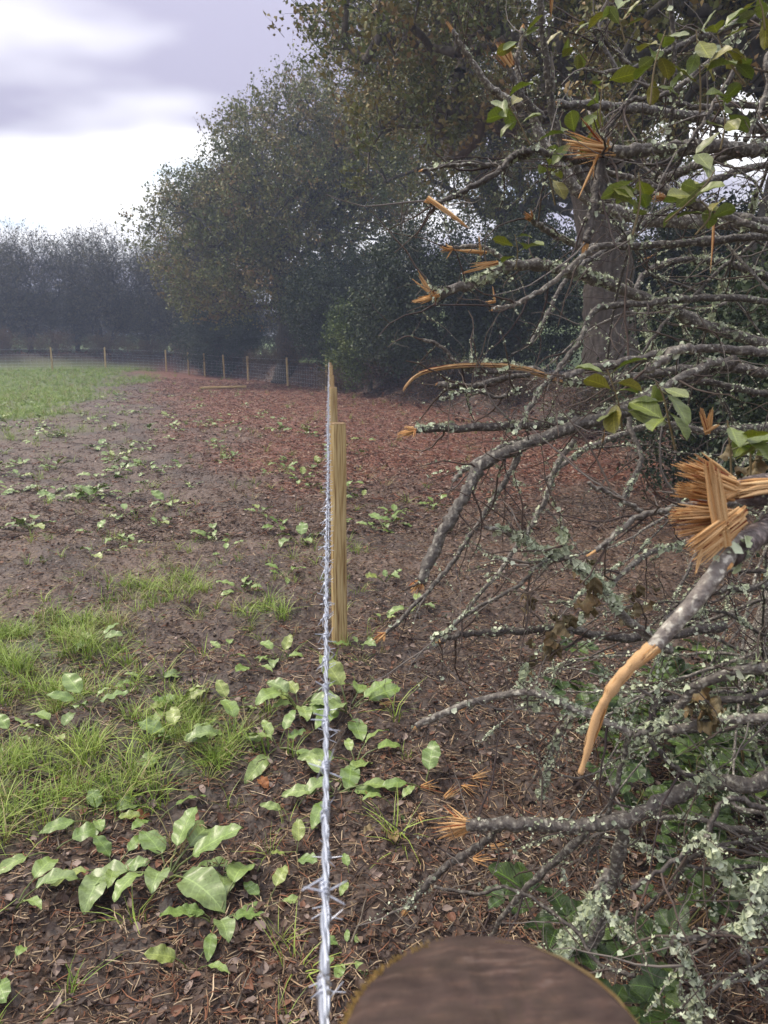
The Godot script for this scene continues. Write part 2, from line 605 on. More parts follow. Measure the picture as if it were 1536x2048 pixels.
func build_fence() -> void:
	# strainer post right below the camera
	var t := thing("fence_post", "stout weathered strainer post with dark sawn top at the bottom edge", "fence post", Vector3(0.089, 0, -0.325), "round timber fence posts")
	part("shaft", post_mesh(1.25, 0.1, 3), t)
	part("end_grain", disc_mesh(0.0935, 1.252, Color(0.115, 0.088, 0.078), 5), t)
	# frayed fibres and moss along the sawn rim
	var rim := MB.new()
	for k in 260:
		var a := -2.35 + 0.55 * (rng.randf() + rng.randf() - 1.0) + 0.18 * sin(k * 0.7)
		var o := Vector3(cos(a) * 0.0915, 1.247, sin(a) * 0.0915)
		var dir := (Vector3(cos(a), 0.5, sin(a)) + rv() * 0.8).normalized()
		rim.seg(o, o + dir * rng.randf_range(0.002, 0.007), 0.0011, 0.0003, 3, Color(0.34, 0.23, 0.08) * rng.randf_range(0.5, 1.2))
	part("frayed_rim", rim.mesh(mat.splinter), t, "stuff")
	var words := ["round pale timber post standing nearest beyond the strainer post", "second pale timber post along the barbed wire, mostly hidden behind the nearest", "third pale timber post along the barbed wire line", "fourth pale timber post along the barbed wire line", "fifth pale timber post far down the barbed wire line", "sixth pale timber post far down the barbed wire line", "corner post where the barbed wire meets the far fence"]
	var ds := [4.0, 7.95, 11.85, 15.8, 19.75, 23.7, 27.6]
	var off := [0.0, 0.0, 0.0, 0.01, 0.02, 0.0, 0.0]
	for i in 7:
		var p := fence_post(words[i], 0.0335 + off[i], ds[i], 1.25 + [0.0, 0.0, 0.0, 0.03, 0.0, 0.0, 0.05][i], 0.0475, 11 + i, [-0.008, 0.004, -0.006, 0.01, 0.0, 0.0, 0.0][i])
		if i == 0:
			var st := MB.new()
			var sp := PackedVector3Array([Vector3(-0.046, 1.19, 0.0), Vector3(-0.062, 1.192, 0.0), Vector3(-0.065, 1.205, 0.0), Vector3(-0.062, 1.216, 0.0), Vector3(-0.046, 1.218, 0.0)])
			st.tube(sp, flat(0.0018, 5), 5, Color(1, 1, 1))
			p.rotation.y = 0.0
			part("staple", st.mesh(mat.zinc), p)
	barbed_wire("bright galvanised barbed wire, the top strand running away from the strainer post", 1.238, -0.0116, 0.085, 5)
	barbed_wire("galvanised barbed wire strand running just below the top strand", 1.06, -0.0125, 0.09, 9)
	# the far fence across the end of the field
	var far := [[-15.91, 44.22], [-13.46, 46.07], [-9.84, 45.96], [-8.2, 44.25], [-7.14, 43.42], [-5.92, 42.59], [-4.39, 40.76], [-1.92, 34.45], [-0.13, 29.7], [-19.5, 43.0], [-23.0, 41.8]]
	var says := ["far fence post at the left end of the bank, beside bright grass", "far fence post second from the left, below bare trees", "far fence post third from the left, leaning brace beside it", "far fence post at the bend, fourth from the left", "thin far fence post, fifth from the left", "far fence post sixth from the left, in front of dark trees", "thicker far fence post near the pale oak trunk", "tall far fence post standing nearer, right of the pale oak trunk", "far fence post just left of the nearer post tops", "far fence post beyond the left edge", "far fence post well beyond the left edge"]
	for i in 9:
		fence_post(says[i], far[i][0], far[i][1], 1.3, 0.062 if i == 6 else 0.05, 31 + i, 0.03 * sin(i * 2.1))
	var order := [9, 0, 1, 2, 3, 4, 5, 6, 7, 8]
	for k in order.size() - 1:
		var a := Vector3(far[order[k]][0], 0, -far[order[k]][1])
		var b := Vector3(far[order[k + 1]][0], 0, -far[order[k + 1]][1])
		a.y = land(a.x, -a.z)
		b.y = land(b.x, -b.z)
		var net := MB.new()
		for y in [0.1, 0.25, 0.42, 0.6, 0.78, 0.92, 1.2]:
			net.seg(a + Vector3(0, y, 0), b + Vector3(0, y, 0), 0.003, 0.003, 3, Color(1, 1, 1))
		var n := int(a.distance_to(b) / 0.3)
		for i in n:
			var p := a.lerp(b, (i + 0.5) / n)
			net.seg(p + Vector3(0, 0.1, 0), p + Vector3(0, 0.92, 0), 0.0025, 0.0025, 3, Color(1, 1, 1))
		var w := thing("stock_netting", "wire stock netting stretched between " + ["posts beyond the left edge", "the first two far posts", "the second and third far posts", "the third and fourth far posts", "the fourth and fifth far posts", "the fifth and sixth far posts", "the sixth and seventh far posts", "the thicker post and the tall nearer post", "the tall nearer post and the corner"][k], "wire fence", Vector3.ZERO, "stock netting panels of the far fence")
		part("wires", net.mesh(mat.zinc), w)
	# spare post lying on the mulch
	var f := thing("fallen_post", "peeled round fence post lying on the red-brown mulch", "fence post", Vector3(-4.5, land(-4.5, 31.9) + 0.05, -31.9))
	var s := part("shaft", post_mesh(1.75, 0.055, 77, 14, 10, 1), f)
	s.rotation = Vector3(0, 0, PI / 2)
	s.position = Vector3(0.75, 0.03, 0)
	f.rotation.y = 0.45

# ------------------------------------------------------------------ trees
var sprigs := {}

func sprig_mesh(kind: String, leaves: int, leaf_l: float, leaf_w: float, twig_l: float, spread: float, droop: float) -> ArrayMesh:
	var mb := MB.new()
	var pts := PackedVector3Array()
	for i in 4:
		pts.append(Vector3(rng.randf_range(-0.02, 0.02), twig_l * i / 3.0, rng.randf_range(-0.02, 0.02)))
	for i in 3:
		mb.seg(pts[i], pts[i + 1], 0.006 - 0.0015 * i, 0.0045 - 0.0015 * i, 3, Color(0.35, 0.3, 0.3))
	for i in leaves:
		var t := rng.randf()
		var o := Vector3(0, twig_l * (0.15 + 0.85 * t), 0) + in_ball() * spread
		var dir := (rv() + Vector3(0, 0.3 - droop, 0)).normalized()
		var k := rng.randf_range(0.7, 1.2)
		mb.small_leaf(o, dir, rv().normalized(), leaf_l * k, leaf_w * k, Color(1, 1, 1) * rng.randf_range(0.75, 1.2))
	return mb.mesh(mat.crown)

func build_sprigs() -> void:
	sprigs.oak = [sprig_mesh("oak", 16, 0.105, 0.032, 0.45, 0.17, 0.2), sprig_mesh("oak", 12, 0.115, 0.035, 0.5, 0.2, 0.2), sprig_mesh("oak", 7, 0.1, 0.03, 0.6, 0.12, 0.2)]
	sprigs.thin = [sprig_mesh("thin", 5, 0.09, 0.026, 0.8, 0.1, 0.1), sprig_mesh("thin", 3, 0.08, 0.025, 0.9, 0.08, 0.1)]
	sprigs.holly = [sprig_mesh("holly", 18, 0.075, 0.022, 0.35, 0.14, 0.3), sprig_mesh("holly", 14, 0.08, 0.026, 0.4, 0.15, 0.3)]
	sprigs.dry = [sprig_mesh("dry", 9, 0.09, 0.02, 0.5, 0.14, 0.4), sprig_mesh("dry", 6, 0.07, 0.018, 0.7, 0.12, 0.4)]

# lobes: [centre, half axes]; the skeleton joins each sampled point to the nearest wood already there
func tree(called: String, label: String, category: String, base: Vector3, top: Vector3, r0: float, lobes: Array, n: int, per: int, leaf: String, cols: Array, seed_: int, spread: float, size: float, group := "", bark := Color(0.16, 0.14, 0.12), stems := 1) -> Node3D:
	rng.seed = seed_
	var t := thing(called, label, category, base, group)
	var p := PackedVector3Array()
	var par := PackedInt32Array()
	var stem_paths := []
	p.append(Vector3(0, -0.3, 0))
	par.append(-1)
	for s in stems:
		var tp := top if stems == 1 else top + Vector3(rng.randf_range(-1, 1), rng.randf_range(-0.3, 0.3), rng.randf_range(-1, 1)) * top.y * 0.45
		var last := 0
		var path := PackedVector3Array([p[0]])
		for i in range(1, 8):
			var k := i / 7.0
			p.append(Vector3(tp.x * k, tp.y * k, tp.z * k) + Vector3(rng.randf_range(-1, 1), 0, rng.randf_range(-1, 1)) * r0 * (0.22 if stems == 1 else 0.5))
			par.append(last)
			last = p.size() - 1
			path.append(p[last])
		stem_paths.append([path, last])
	var trunk_n := p.size()
	var total := 0.0
	for l in lobes:
		total += l[1].x * l[1].y * l[1].z
	var want := []
	for i in n:
		var pick := rng.randf() * total
		var lobe: Array = lobes[0]
		for l in lobes:
			pick -= l[1].x * l[1].y * l[1].z
			if pick <= 0.0:
				lobe = l
				break
		var u := in_ball().normalized() * pow(rng.randf(), 0.42)
		want.append(lobe[0] + u * lobe[1])
	want.sort_custom(func(a, b): return a.distance_squared_to(top) < b.distance_squared_to(top))
	var tips := PackedVector3Array()
	for w: Vector3 in want:
		var best := 1e9
		var at_ := 0
		for j in range(2, p.size()):
			var dd := p[j].distance_squared_to(w)
			if dd < best:
				best = dd
				at_ = j
		var dist := sqrt(best)
		if dist > 0.7:
			var q := p[at_]
			for k in 2:
				p.append(q.lerp(w, (k + 1) / 3.0) + rv() * dist * 0.09 + Vector3(0, dist * 0.07, 0))
				par.append(at_ if k == 0 else p.size() - 2)
			at_ = p.size() - 1
		p.append(w)
		par.append(at_)
		tips.append(w)
	var load_ := PackedFloat32Array()
	load_.resize(p.size())
	load_.fill(1.0)
	for i in range(p.size() - 1, 0, -1):
		load_[par[i]] += load_[i]
	var big := MB.new()
	var small := MB.new()
	for i in range(1, p.size()):
		var ra := maxf(0.008, r0 * pow(load_[par[i]] / load_[0], 0.45))
		var rb := maxf(0.006, r0 * pow(load_[i] / load_[0], 0.45))
		if i >= trunk_n:
			small.seg(p[par[i]], p[i], minf(ra, rb * 1.5), rb, 6 if rb > 0.04 else 3, bark)
	for s in stem_paths:
		var path := smooth(s[0], 5)
		var rads := PackedFloat32Array()
		var share := r0 * (1.0 if stems == 1 else 0.62)
		var tip := maxf(0.012, r0 * pow(load_[s[1]] / load_[0], 0.45))
		for i in path.size():
			var k := float(i) / (path.size() - 1)
			rads.append(lerpf(share, tip * 0.9, k) * (1.0 + 0.5 * pow(1.0 - k, 7.0)))
		big.tube(path, rads, 14, bark, 0.05, rng)
	part("trunk", big.mesh(mat.trunk), t)
	part("limbs", small.mesh(mat.trunk), t)
	# foliage
	var kinds: Array = sprigs[leaf]
	var xf := []
	var cl := []
	for k in kinds.size():
		xf.append([])
		cl.append(PackedColorArray())
	for w in tips:
		var patch := 0.5 + 0.5 * soft.get_noise_3d(w.x * 0.9 + seed_, w.y * 0.9, w.z * 0.9) * 1.6
		for i in per:
			var q := w + in_ball() * spread
			var dir := (in_ball() + (w - top).normalized() * 0.8 + Vector3(0, 0.25, 0)).normalized()
			var side := dir.cross(rv()).normalized()
			var b := Basis(side, dir, side.cross(dir)) * Basis.from_scale(Vector3.ONE * size * rng.randf_range(0.75, 1.3))
			var which := rng.randi() % kinds.size()
			xf[which].append(Transform3D(b, q))
			var f := clampf(patch + rng.randf_range(-0.35, 0.35), 0, 0.999) * (cols.size() - 1)
			var c: Color = cols[int(f)].lerp(cols[int(f) + 1], fposmod(f, 1.0))
			cl[which].append(c * rng.randf_range(0.75, 1.2))
	for k in kinds.size():
		scatter("crown", kinds[k], xf[k], cl[k], t).set_meta("kind", "stuff")
	return t

const OAK := [Color(0.12, 0.15, 0.045), Color(0.165, 0.185, 0.055), Color(0.22, 0.2, 0.065), Color(0.27, 0.175, 0.07)]
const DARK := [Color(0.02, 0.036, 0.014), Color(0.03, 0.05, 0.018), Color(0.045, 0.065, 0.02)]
const BRIGHT := [Color(0.06, 0.1, 0.02), Color(0.1, 0.15, 0.03), Color(0.14, 0.18, 0.04)]
const DRY := [Color(0.09, 0.05, 0.03), Color(0.13, 0.075, 0.04), Color(0.1, 0.085, 0.035)]
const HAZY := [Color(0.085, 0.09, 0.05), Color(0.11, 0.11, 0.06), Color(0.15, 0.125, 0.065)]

func at_land(x: float, d: float) -> Vector3:
	return Vector3(x, land(x, d), -d)

func build_trees() -> void:
	build_sprigs()
	var v := func(x, y, z): return Vector3(x, y, z)
	# the great oak whose limbs reach over the field from the bank on the right
	tree("oak_tree", "tall oak spreading over the fence line, its crown cut by the top edge", "oak tree", at_land(6.0, 15.0), Vector3(-0.9, 4.2, 0.3), 0.5,
		[[v.call(-2.8, 8.2, -0.5), v.call(3.9, 3.6, 4.0)], [v.call(2.5, 9.0, 0.0), v.call(4.5, 4.0, 4.5)], [v.call(-4.0, 5.4, 0.0), v.call(2.2, 1.6, 2.6)], [v.call(0.5, 5.2, 2.0), v.call(3.0, 1.8, 2.0)], [v.call(-1.0, 12.0, 0.0), v.call(4.5, 2.5, 4.0)]],
		1100, 8, "oak", OAK, 101, 0.55, 0.95, "oaks along the hedge bank", Color(0.2, 0.175, 0.145))
	# the rounded oak at the far corner
	tree("oak_tree", "rounded autumn oak with pale trunk foot beyond the far fence corner", "oak tree", at_land(-2.2, 37.0), Vector3(0.3, 4.0, 0), 0.48,
		[[v.call(1.5, 8.0, 0.0), v.call(5.6, 4.6, 5.0)], [v.call(-2.6, 6.2, 0.5), v.call(3.6, 3.4, 4.0)], [v.call(3.0, 10.5, 0.0), v.call(5.0, 3.4, 4.5)], [v.call(-1.0, 4.2, 2.0), v.call(4.2, 1.4, 2.5)]],
		1250, 9, "oak", OAK, 102, 0.75, 1.25, "oaks along the hedge bank", Color(0.12, 0.11, 0.1))
	tree("oak_tree", "twiggy half-bare tree at the left flank of the rounded oak", "oak tree", at_land(-5.8, 46.0), Vector3(-0.3, 3.6, 0), 0.3,
		[[v.call(-0.8, 7.4, 0.0), v.call(3.3, 3.2, 3.0)], [v.call(1.0, 9.0, 0.0), v.call(2.6, 2.8, 2.5)], [v.call(-1.0, 5.0, 1.0), v.call(3.2, 1.6, 2.0)]],
		700, 9, "thin", HAZY + [Color(0.14, 0.1, 0.05)], 103, 0.6, 1.1, "oaks along the hedge bank", Color(0.1, 0.09, 0.085), 2)
	tree("oak_tree", "oak behind the holly, filling the gap between the two large oaks", "oak tree", at_land(6.5, 27.0), Vector3(-0.3, 3.6, 0), 0.4,
		[[v.call(-1.0, 8.0, 0.0), v.call(4.8, 4.0, 4.0)], [v.call(2.5, 6.5, 0.0), v.call(3.5, 3.0, 3.5)], [v.call(-3.0, 10.5, 0.0), v.call(3.5, 2.5, 3.5)]],
		800, 8, "oak", OAK, 104, 0.7, 1.1, "oaks along the hedge bank")
	# ivy-dark trunks on the bank at the right
	tree("oak_tree", "dark oak on the bank behind the smashed hedge at the right edge", "oak tree", at_land(6.6, 9.6), Vector3(0.2, 4.5, 0), 0.33,
		[[v.call(-1.0, 6.5, 0.0), v.call(3.0, 2.4, 3.0)], [v.call(1.5, 8.0, 0.0), v.call(3.5, 3.0, 3.0)]],
		520, 8, "oak", OAK, 105, 0.55, 0.85, "oaks along the hedge bank", Color(0.06, 0.055, 0.05))
	tree("oak_tree", "slim grey tree with twin stems behind the lichen branches", "oak tree", at_land(4.7, 9.0), Vector3(0.1, 4.0, 0.2), 0.17,
		[[v.call(0.0, 6.2, 0.0), v.call(2.2, 2.2, 2.2)]],
		260, 7, "oak", OAK, 106, 0.5, 0.8, "oaks along the hedge bank", Color(0.12, 0.11, 0.095), 2)
	# evergreen and bushes below the oaks
	tree("holly_bush", "bright green leafy bush behind the post tops", "holly bush", at_land(1.5, 27.5), Vector3(0, 1.6, 0), 0.09,
		[[v.call(0.1, 2.0, 0.4), v.call(1.5, 1.3, 1.2)], [v.call(-0.4, 1.2, 0.8), v.call(1.0, 0.7, 0.8)]], 220, 10, "holly", BRIGHT, 107, 0.32, 1.1, "evergreen bushes under the oaks")
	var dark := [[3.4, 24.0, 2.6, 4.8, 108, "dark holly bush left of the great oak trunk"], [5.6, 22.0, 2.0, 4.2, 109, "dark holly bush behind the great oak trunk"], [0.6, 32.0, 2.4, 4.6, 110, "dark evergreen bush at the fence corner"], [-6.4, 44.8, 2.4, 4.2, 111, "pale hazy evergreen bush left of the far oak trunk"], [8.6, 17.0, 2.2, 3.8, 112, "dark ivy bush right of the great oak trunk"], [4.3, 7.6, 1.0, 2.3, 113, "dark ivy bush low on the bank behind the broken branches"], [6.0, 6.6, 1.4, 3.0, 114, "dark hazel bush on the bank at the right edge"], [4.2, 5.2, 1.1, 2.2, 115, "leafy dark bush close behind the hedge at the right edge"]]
	for b in dark:
		var w: float = b[2]
		var h: float = b[3]
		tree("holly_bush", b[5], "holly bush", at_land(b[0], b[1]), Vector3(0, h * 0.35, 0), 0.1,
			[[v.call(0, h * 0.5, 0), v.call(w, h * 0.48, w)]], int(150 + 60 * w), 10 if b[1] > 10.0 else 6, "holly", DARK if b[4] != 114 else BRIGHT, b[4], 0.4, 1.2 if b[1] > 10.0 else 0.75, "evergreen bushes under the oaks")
	# the far row beyond the bank on the left, thin and hazy
	var protos := []
	for k in 3:
		var lobes := [[v.call(0.0, 5.4, 0.0), v.call(2.7, 3.4, 2.4)], [v.call(0.4, 2.6, 0.3), v.call(2.7, 2.0, 2.4)]]
		protos.append([lobes, 430, 201 + k])
	var row := [[-24.5, 50.0, 1.12], [-22.0, 53.0, 1.0], [-19.6, 51.0, 1.1], [-17.2, 53.0, 1.04], [-14.9, 51.5, 1.12], [-12.4, 53.0, 1.02], [-10.2, 51.5, 1.1], [-8.0, 50.0, 1.0], [-27.0, 52.0, 1.1]]
	var tells := ["far hazy tree at the left edge of the bank", "second hazy tree from the left edge, set back", "third hazy tree from the left edge", "fourth hazy tree from the left edge, set back", "fifth hazy tree from the left edge with a bowed stem", "sixth hazy tree from the left edge, set back", "hazy tree beside the flank of the half-bare tree", "hazy tree half hidden behind the half-bare tree", "hazy tree beyond the left edge"]
	var made := []
	for k in 3:
		var b: Array = row[k]
		made.append(tree("hedgerow_tree", tells[k], "tree", at_land(b[0], b[1]), Vector3(0.2, 2.2, 0), 0.17, protos[k][0], protos[k][1], 9, "thin", HAZY, protos[k][2], 0.5, 1.15, "hazy trees along the far bank", Color(0.09, 0.08, 0.075), 4))
	for i in row.size():
		var b: Array = row[i]
		var o: Node3D = made[i] if i < 3 else made[i % 3].duplicate()
		if i >= 3:
			o.name = numbered("hedgerow_tree")
			add_child(o)
			tag(o, tells[i], "tree", "hazy trees along the far bank")
		o.position = at_land(b[0], b[1])
		o.scale = Vector3(0.95, 0.8, 0.95) * b[2]
		o.rotation.y = i * 1.9
	# hedge bushes closing the view between those stems
	var bush: Node3D = tree("hedge_bush", "hazy hedge bush under the trees at the left edge", "bush", at_land(-23.0, 55.0), Vector3(0, 1.2, 0), 0.07,
		[[v.call(0, 1.9, 0), v.call(2.6, 2.1, 1.8)]], 260, 9, "thin", HAZY, 251, 0.4, 1.2, "hazy hedge bushes on the far bank", Color(0.09, 0.08, 0.075), 5)
	var where := [[-19.6, 55.6, "under the third far tree"], [-16.4, 55.4, "under the fourth far tree"], [-13.4, 56.0, "under the fifth far tree"], [-10.4, 55.4, "under the sixth far tree"], [-7.4, 54.6, "behind the half-bare tree"], [-4.4, 50.5, "left of the far oak trunk"], [-1.6, 46.0, "behind the far oak trunk"], [1.0, 41.0, "right of the far oak trunk"], [-26.4, 55.0, "beyond the left edge"]]
	for i in where.size():
		var o: Node3D = bush.duplicate()
		o.name = numbered("hedge_bush")
		add_child(o)
		tag(o, "hazy hedge bush " + where[i][2], "bush", "hazy hedge bushes on the far bank")
		o.position = at_land(where[i][0], where[i][1])
		o.rotation.y = i * 1.3
		o.scale = Vector3(1.0, 1.0 + 0.25 * fposmod(i * 0.61, 1.0), 1.0)
	# low dry scrub along the fence and the bank
	rng.seed = 7
	var first: Array = []
	for k in 2:
		first.append(tree("dry_scrub", ["dry brown bramble scrub on the bank, left of the post tops", "dry brown scrub below the hazy trees at the left"][k], "scrub", at_land([-1.0, -17.0][k], [36.0, 47.5][k]), Vector3(0, 0.35, 0), 0.025, [[v.call(0, 0.5, 0), v.call(1.5, 0.5, 0.9)]], 130, 6, "dry", DRY, 301 + k, 0.2, 0.8, "dry scrub along the bank", Color(0.1, 0.07, 0.05), 3))
	var spots := [[-3.4, 40.8, "in front of the far oak trunk"], [-5.6, 45.0, "beneath the pale evergreen bush"], [-8.6, 47.5, "on the bank below the half-bare tree"], [-11.4, 48.8, "on the bank behind the third far post"], [-14.0, 48.8, "on the bank behind the second far post"], [-20.0, 46.5, "on the bank at the left edge"], [0.6, 29.3, "just behind the fence corner"], [2.4, 26.2, "at the foot of the bright leafy bush"], [3.6, 21.6, "at the foot of the left dark holly"], [4.4, 17.6, "left of the great oak's foot"], [4.9, 12.6, "in front of the great oak's foot"]]
	for i in spots.size():
		var s: Array = spots[i]
		var o: Node3D = first[i % 2].duplicate()
		o.name = numbered("dry_scrub")
		add_child(o)
		tag(o, "dry brown scrub " + s[2], "scrub", "dry scrub along the bank")
		o.position = at_land(s[0], s[1])
		o.rotation.y = i * 2.4
		o.scale = Vector3.ONE * (0.8 + 0.35 * fposmod(i * 0.37, 1.0)) * (1.0 if s[1] > 25.0 else 0.7)

# ------------------------------------------------------------------ small plants
var dock_leaves := []
var bramble_leaves := []

func build_leaf_kinds() -> void:
	rng.seed = 41
	for k in 8:
		var mb := MB.new()
		mb.with_uv = true
		var g: Color = [Color(0.24, 0.36, 0.1), Color(0.3, 0.42, 0.13), Color(0.34, 0.45, 0.16), Color(0.26, 0.38, 0.11), Color(0.31, 0.42, 0.14), Color(0.22, 0.33, 0.1), Color(0.36, 0.43, 0.13), Color(0.28, 0.38, 0.15)][k]
		var stalk := rng.randf_range(0.35, 0.6)
		var rise := rng.randf_range(0.25, 0.75)
		var end := Vector3(0, stalk * rise, -stalk)
		mb.tube(PackedVector3Array([Vector3.ZERO, Vector3(0, stalk * rise * 0.65, -stalk * 0.45), end]), PackedFloat32Array([0.028, 0.022, 0.016]), 5, Color(0.2, 0.25, 0.09))
		var dir := Vector3(rng.randf_range(-0.25, 0.25), rise * 0.55, -1.0)
		mb.blade(end, dir, Vector3(rng.randf_range(-0.3, 0.3), 1, 0), 1.0, rng.randf_range(0.19, 0.3), rng.randf_range(0.68, 0.85), rng.randf_range(0.3, 1.2), rng.randf_range(0.05, 0.4), rng.randf_range(0.1, 0.2), 14, g, g * 1.12, rng.randf() * 6.0)
		dock_leaves.append(mb.mesh(mat.dock))
	for k in 5:
		var mb := MB.new()
		mb.with_uv = true
		var g: Color = [Color(0.12, 0.21, 0.04), Color(0.155, 0.27, 0.05), Color(0.105, 0.19, 0.045), Color(0.2, 0.32, 0.06), Color(0.13, 0.23, 0.065)][k]
		mb.tube(PackedVector3Array([Vector3.ZERO, Vector3(0, 0.1, -0.4), Vector3(0, 0.12, -0.8)]), PackedFloat32Array([0.02, 0.018, 0.015]), 4, Color(0.16, 0.12, 0.05))
		for a in [-1.25, 0.0, 1.25]:
			var dir := Vector3(sin(a), rng.randf_range(-0.1, 0.25), -cos(a))
			var sz := rng.randf_range(0.9, 1.1) * (1.15 if a == 0.0 else 0.95)
			mb.blade(Vector3(0, 0.12, -0.8) + dir * 0.06, dir, Vector3(rng.randf_range(-0.3, 0.3), 1, 0), sz, sz * 0.36, 0.8, rng.randf_range(0.1, 0.7), rng.randf_range(0.15, 0.4), 0.1, 12, g, g * 1.2, rng.randf() * 6.0)
		bramble_leaves.append(mb.mesh(mat.bramble))

func dock(label: String, x: float, d: float, size: float, n: int, seed_: int, group: String, flatness := 0.0) -> void:
	rng.seed = seed_
	var t := thing("dock_plant", label, "dock plant", on_ground(x, d, -0.004), group)
	var a0 := rng.randf() * TAU
	for i in n:
		var l := part("leaf", dock_leaves[rng.randi() % dock_leaves.size()], t)
		var a := a0 + TAU * i / n + rng.randf_range(-0.5, 0.5)
		var s := size * rng.randf_range(0.6, 1.15)
		l.basis = Basis(Vector3.UP, a) * Basis(Vector3.RIGHT, rng.randf_range(-0.25, 0.5) * (1.0 - flatness)) * Basis(Vector3.FORWARD, rng.randf_range(-0.3, 0.3)) * Basis.from_scale(Vector3.ONE * s)
		l.position = Vector3(sin(a), 0, cos(a)) * -0.012

func dock_words(x: float, d: float, size: float, n: int) -> String:
	var how := "small" if size < 0.125 else ("middling" if size < 0.16 else "large")
	var many: String = {3: "three", 4: "four", 5: "five", 6: "six", 7: "seven"}.get(n, "many")
	var side := "right of the wire" if x > 0.0 else ("just left of the wire" if x > -0.13 * d else ("half way to the left edge" if x > -0.27 * d else "towards the left edge"))
	var deep := "in mud behind the grass patches" if d < 6.0 else ("on the trodden mud" if d < 8.5 else ("where mud meets mulch" if d < 12.0 else ("beside the red mulch" if d < 17.0 else "near the far pasture")))
	return "%s %s-leaved dock %s %s" % [how, many, side, deep]

func build_docks() -> void:
	var near := [
		["dock plant by the grass at the left, two broad leaves curled upright", -1.12, 3.17, 0.15, 5], ["dock rosette on the far side of the grass strip, upright leaves", -0.74, 3.22, 0.15, 7],
		["dock plant with drooping leaves at the middle of the grass strip", -0.68, 2.88, 0.15, 7], ["dock plant with one leaf lying at the right end of the grass strip", -0.43, 2.85, 0.15, 3],
		["dock plant at the left edge level with the grass strip", -1.38, 2.97, 0.14, 6], ["dock plant with leaf tips in bare soil left of the grass strip", -1.2, 2.98, 0.13, 5],
		["large dock rosette with the longest upright leaf, left of the wire", -0.55, 2.1, 0.19, 9], ["dock plant with flat leaves touching the large rosette's left side", -0.74, 2.16, 0.15, 6],
		["single flat dock leaf in the soil left of the large rosette", -0.96, 2.24, 0.14, 2], ["bright dock rosette of round leaves below the large rosette", -0.36, 1.88, 0.15, 8],
		["small dock seedling nearest the bottom edge, under the round-leaved rosette", -0.4, 1.72, 0.11, 3], ["dock plant with small leaves right of the round-leaved rosette", -0.22, 1.95, 0.1, 5],
		["dock plant with narrow spear leaves at the left edge", -0.98, 1.98, 0.14, 6], ["small dock at the very bottom of the left edge", -0.9, 1.72, 0.09, 3],
		["big dock clump beside the wire, left half, below the nearest pale post", -0.17, 3.18, 0.18, 9], ["big dock clump beside the wire, right half, tallest leaf behind the wire", 0.06, 3.08, 0.18, 10],
		["dock plant left of the wire below the big clump", -0.24, 2.8, 0.16, 7], ["dock plant with wide flat leaf right of the wire", 0.08, 2.7, 0.16, 5],
		["dock plant directly under the wire with broad low leaves", 0.0, 2.5, 0.16, 6], ["single dock leaf lying in the dark soil left of the wire", -0.16, 2.42, 0.14, 2],
		["lone pale dock leaf among the splinters right of the wire", 0.34, 2.51, 0.13, 2], ["dock plant with curled leaf by the tan dead leaf right of the wire", 0.22, 2.4, 0.1, 3],
		["small light green plant right of the wire above the strainer post", 0.02, 1.72, 0.07, 6], ["tiny yellow-green plant right of the wire beside the dark soil patch", 0.04, 2.02, 0.08, 2],
		["dock leaves at the foot of the nearest pale post", 0.15, 3.85, 0.12, 4], ["small dock at the left of the nearest post's foot", -0.3, 3.75, 0.12, 5],
		["pair of small docks in the soil left of the wire, above the big clump", -0.42, 3.6, 0.11, 4], ["lone dock in bare mud left of the wire, below the trodden patch", -0.6, 3.9, 0.12, 4], ["small dock in the mud just behind the left grass patch", -1.35, 4.0, 0.12, 4], ["flat dock pair in bare soil right of the left grass patch", -0.95, 3.55, 0.13, 5], ["dock with folded leaf by the curled orange dead leaf", -0.66, 2.42, 0.12, 3], ["low dock leaves at the lower edge of the grass strip", -0.86, 2.4, 0.12, 4], ["dock sprouting behind the grass strip, two leaves crossing", -0.5, 3.2, 0.14, 5], ["young dock near the wire above the dark bare soil", -0.14, 2.15, 0.09, 3]]
	for i in near.size():
		var n: Array = near[i]
		dock(n[0], n[1], n[2], n[3] * 0.92, n[4], 500 + i, "broad-leaved docks near the wire")
	var mid := [[-2.85, 6.95, 0.17, 11], [-1.11, 6.72, 0.14, 6], [-2.17, 6.7, 0.14, 5], [-0.73, 7.33, 0.13, 6], [-0.48, 6.67, 0.13, 7], [-1.85, 12.38, 0.16, 7], [0.32, 8.02, 0.13, 5], [0.38, 5.09, 0.11, 5], [-0.9, 6.0, 0.12, 4], [-0.62, 4.95, 0.13, 6], [-1.95, 5.9, 0.13, 3], [0.62, 7.1, 0.12, 5], [0.55, 4.5, 0.12, 5], [0.3, 4.3, 0.1, 4], [-0.35, 5.2, 0.12, 5]]
	for i in mid.size():
		var m: Array = mid[i]
		dock(dock_words(m[0], m[1], m[2], m[3]), m[0], m[1], m[2], m[3], 600 + i, "scattered docks across the field")
	var placed := 0
	var k := 0
	while placed < 185 and k < 4000:
		k += 1
		rng.seed = 9000 + k
		var d := 6.2 + 24.0 * pow(rng.randf(), 1.5)
		var x := rng.randf_range(-0.6 * d, 0.16 * d)
		var edge := -0.2 - 0.22 * (d - 8.0)
		var dens := smoothstep(2.6, -0.5, x - edge) * (0.25 + 0.75 * smoothstep(-0.1, 0.35, soft.get_noise_2d(x * 0.8 + 70.0, d * 0.5)))
		if d < 8.0:
			dens *= 0.35
		if rng.randf() > dens or beyond(x, d) > -0.5:
			continue
		var sz := rng.randf_range(0.1, 0.19)
		var many := rng.randi_range(4, 7)
		dock(dock_words(x, d, sz, many), x, d, sz, many, 700 + placed, "scattered docks across the field")
		placed += 1

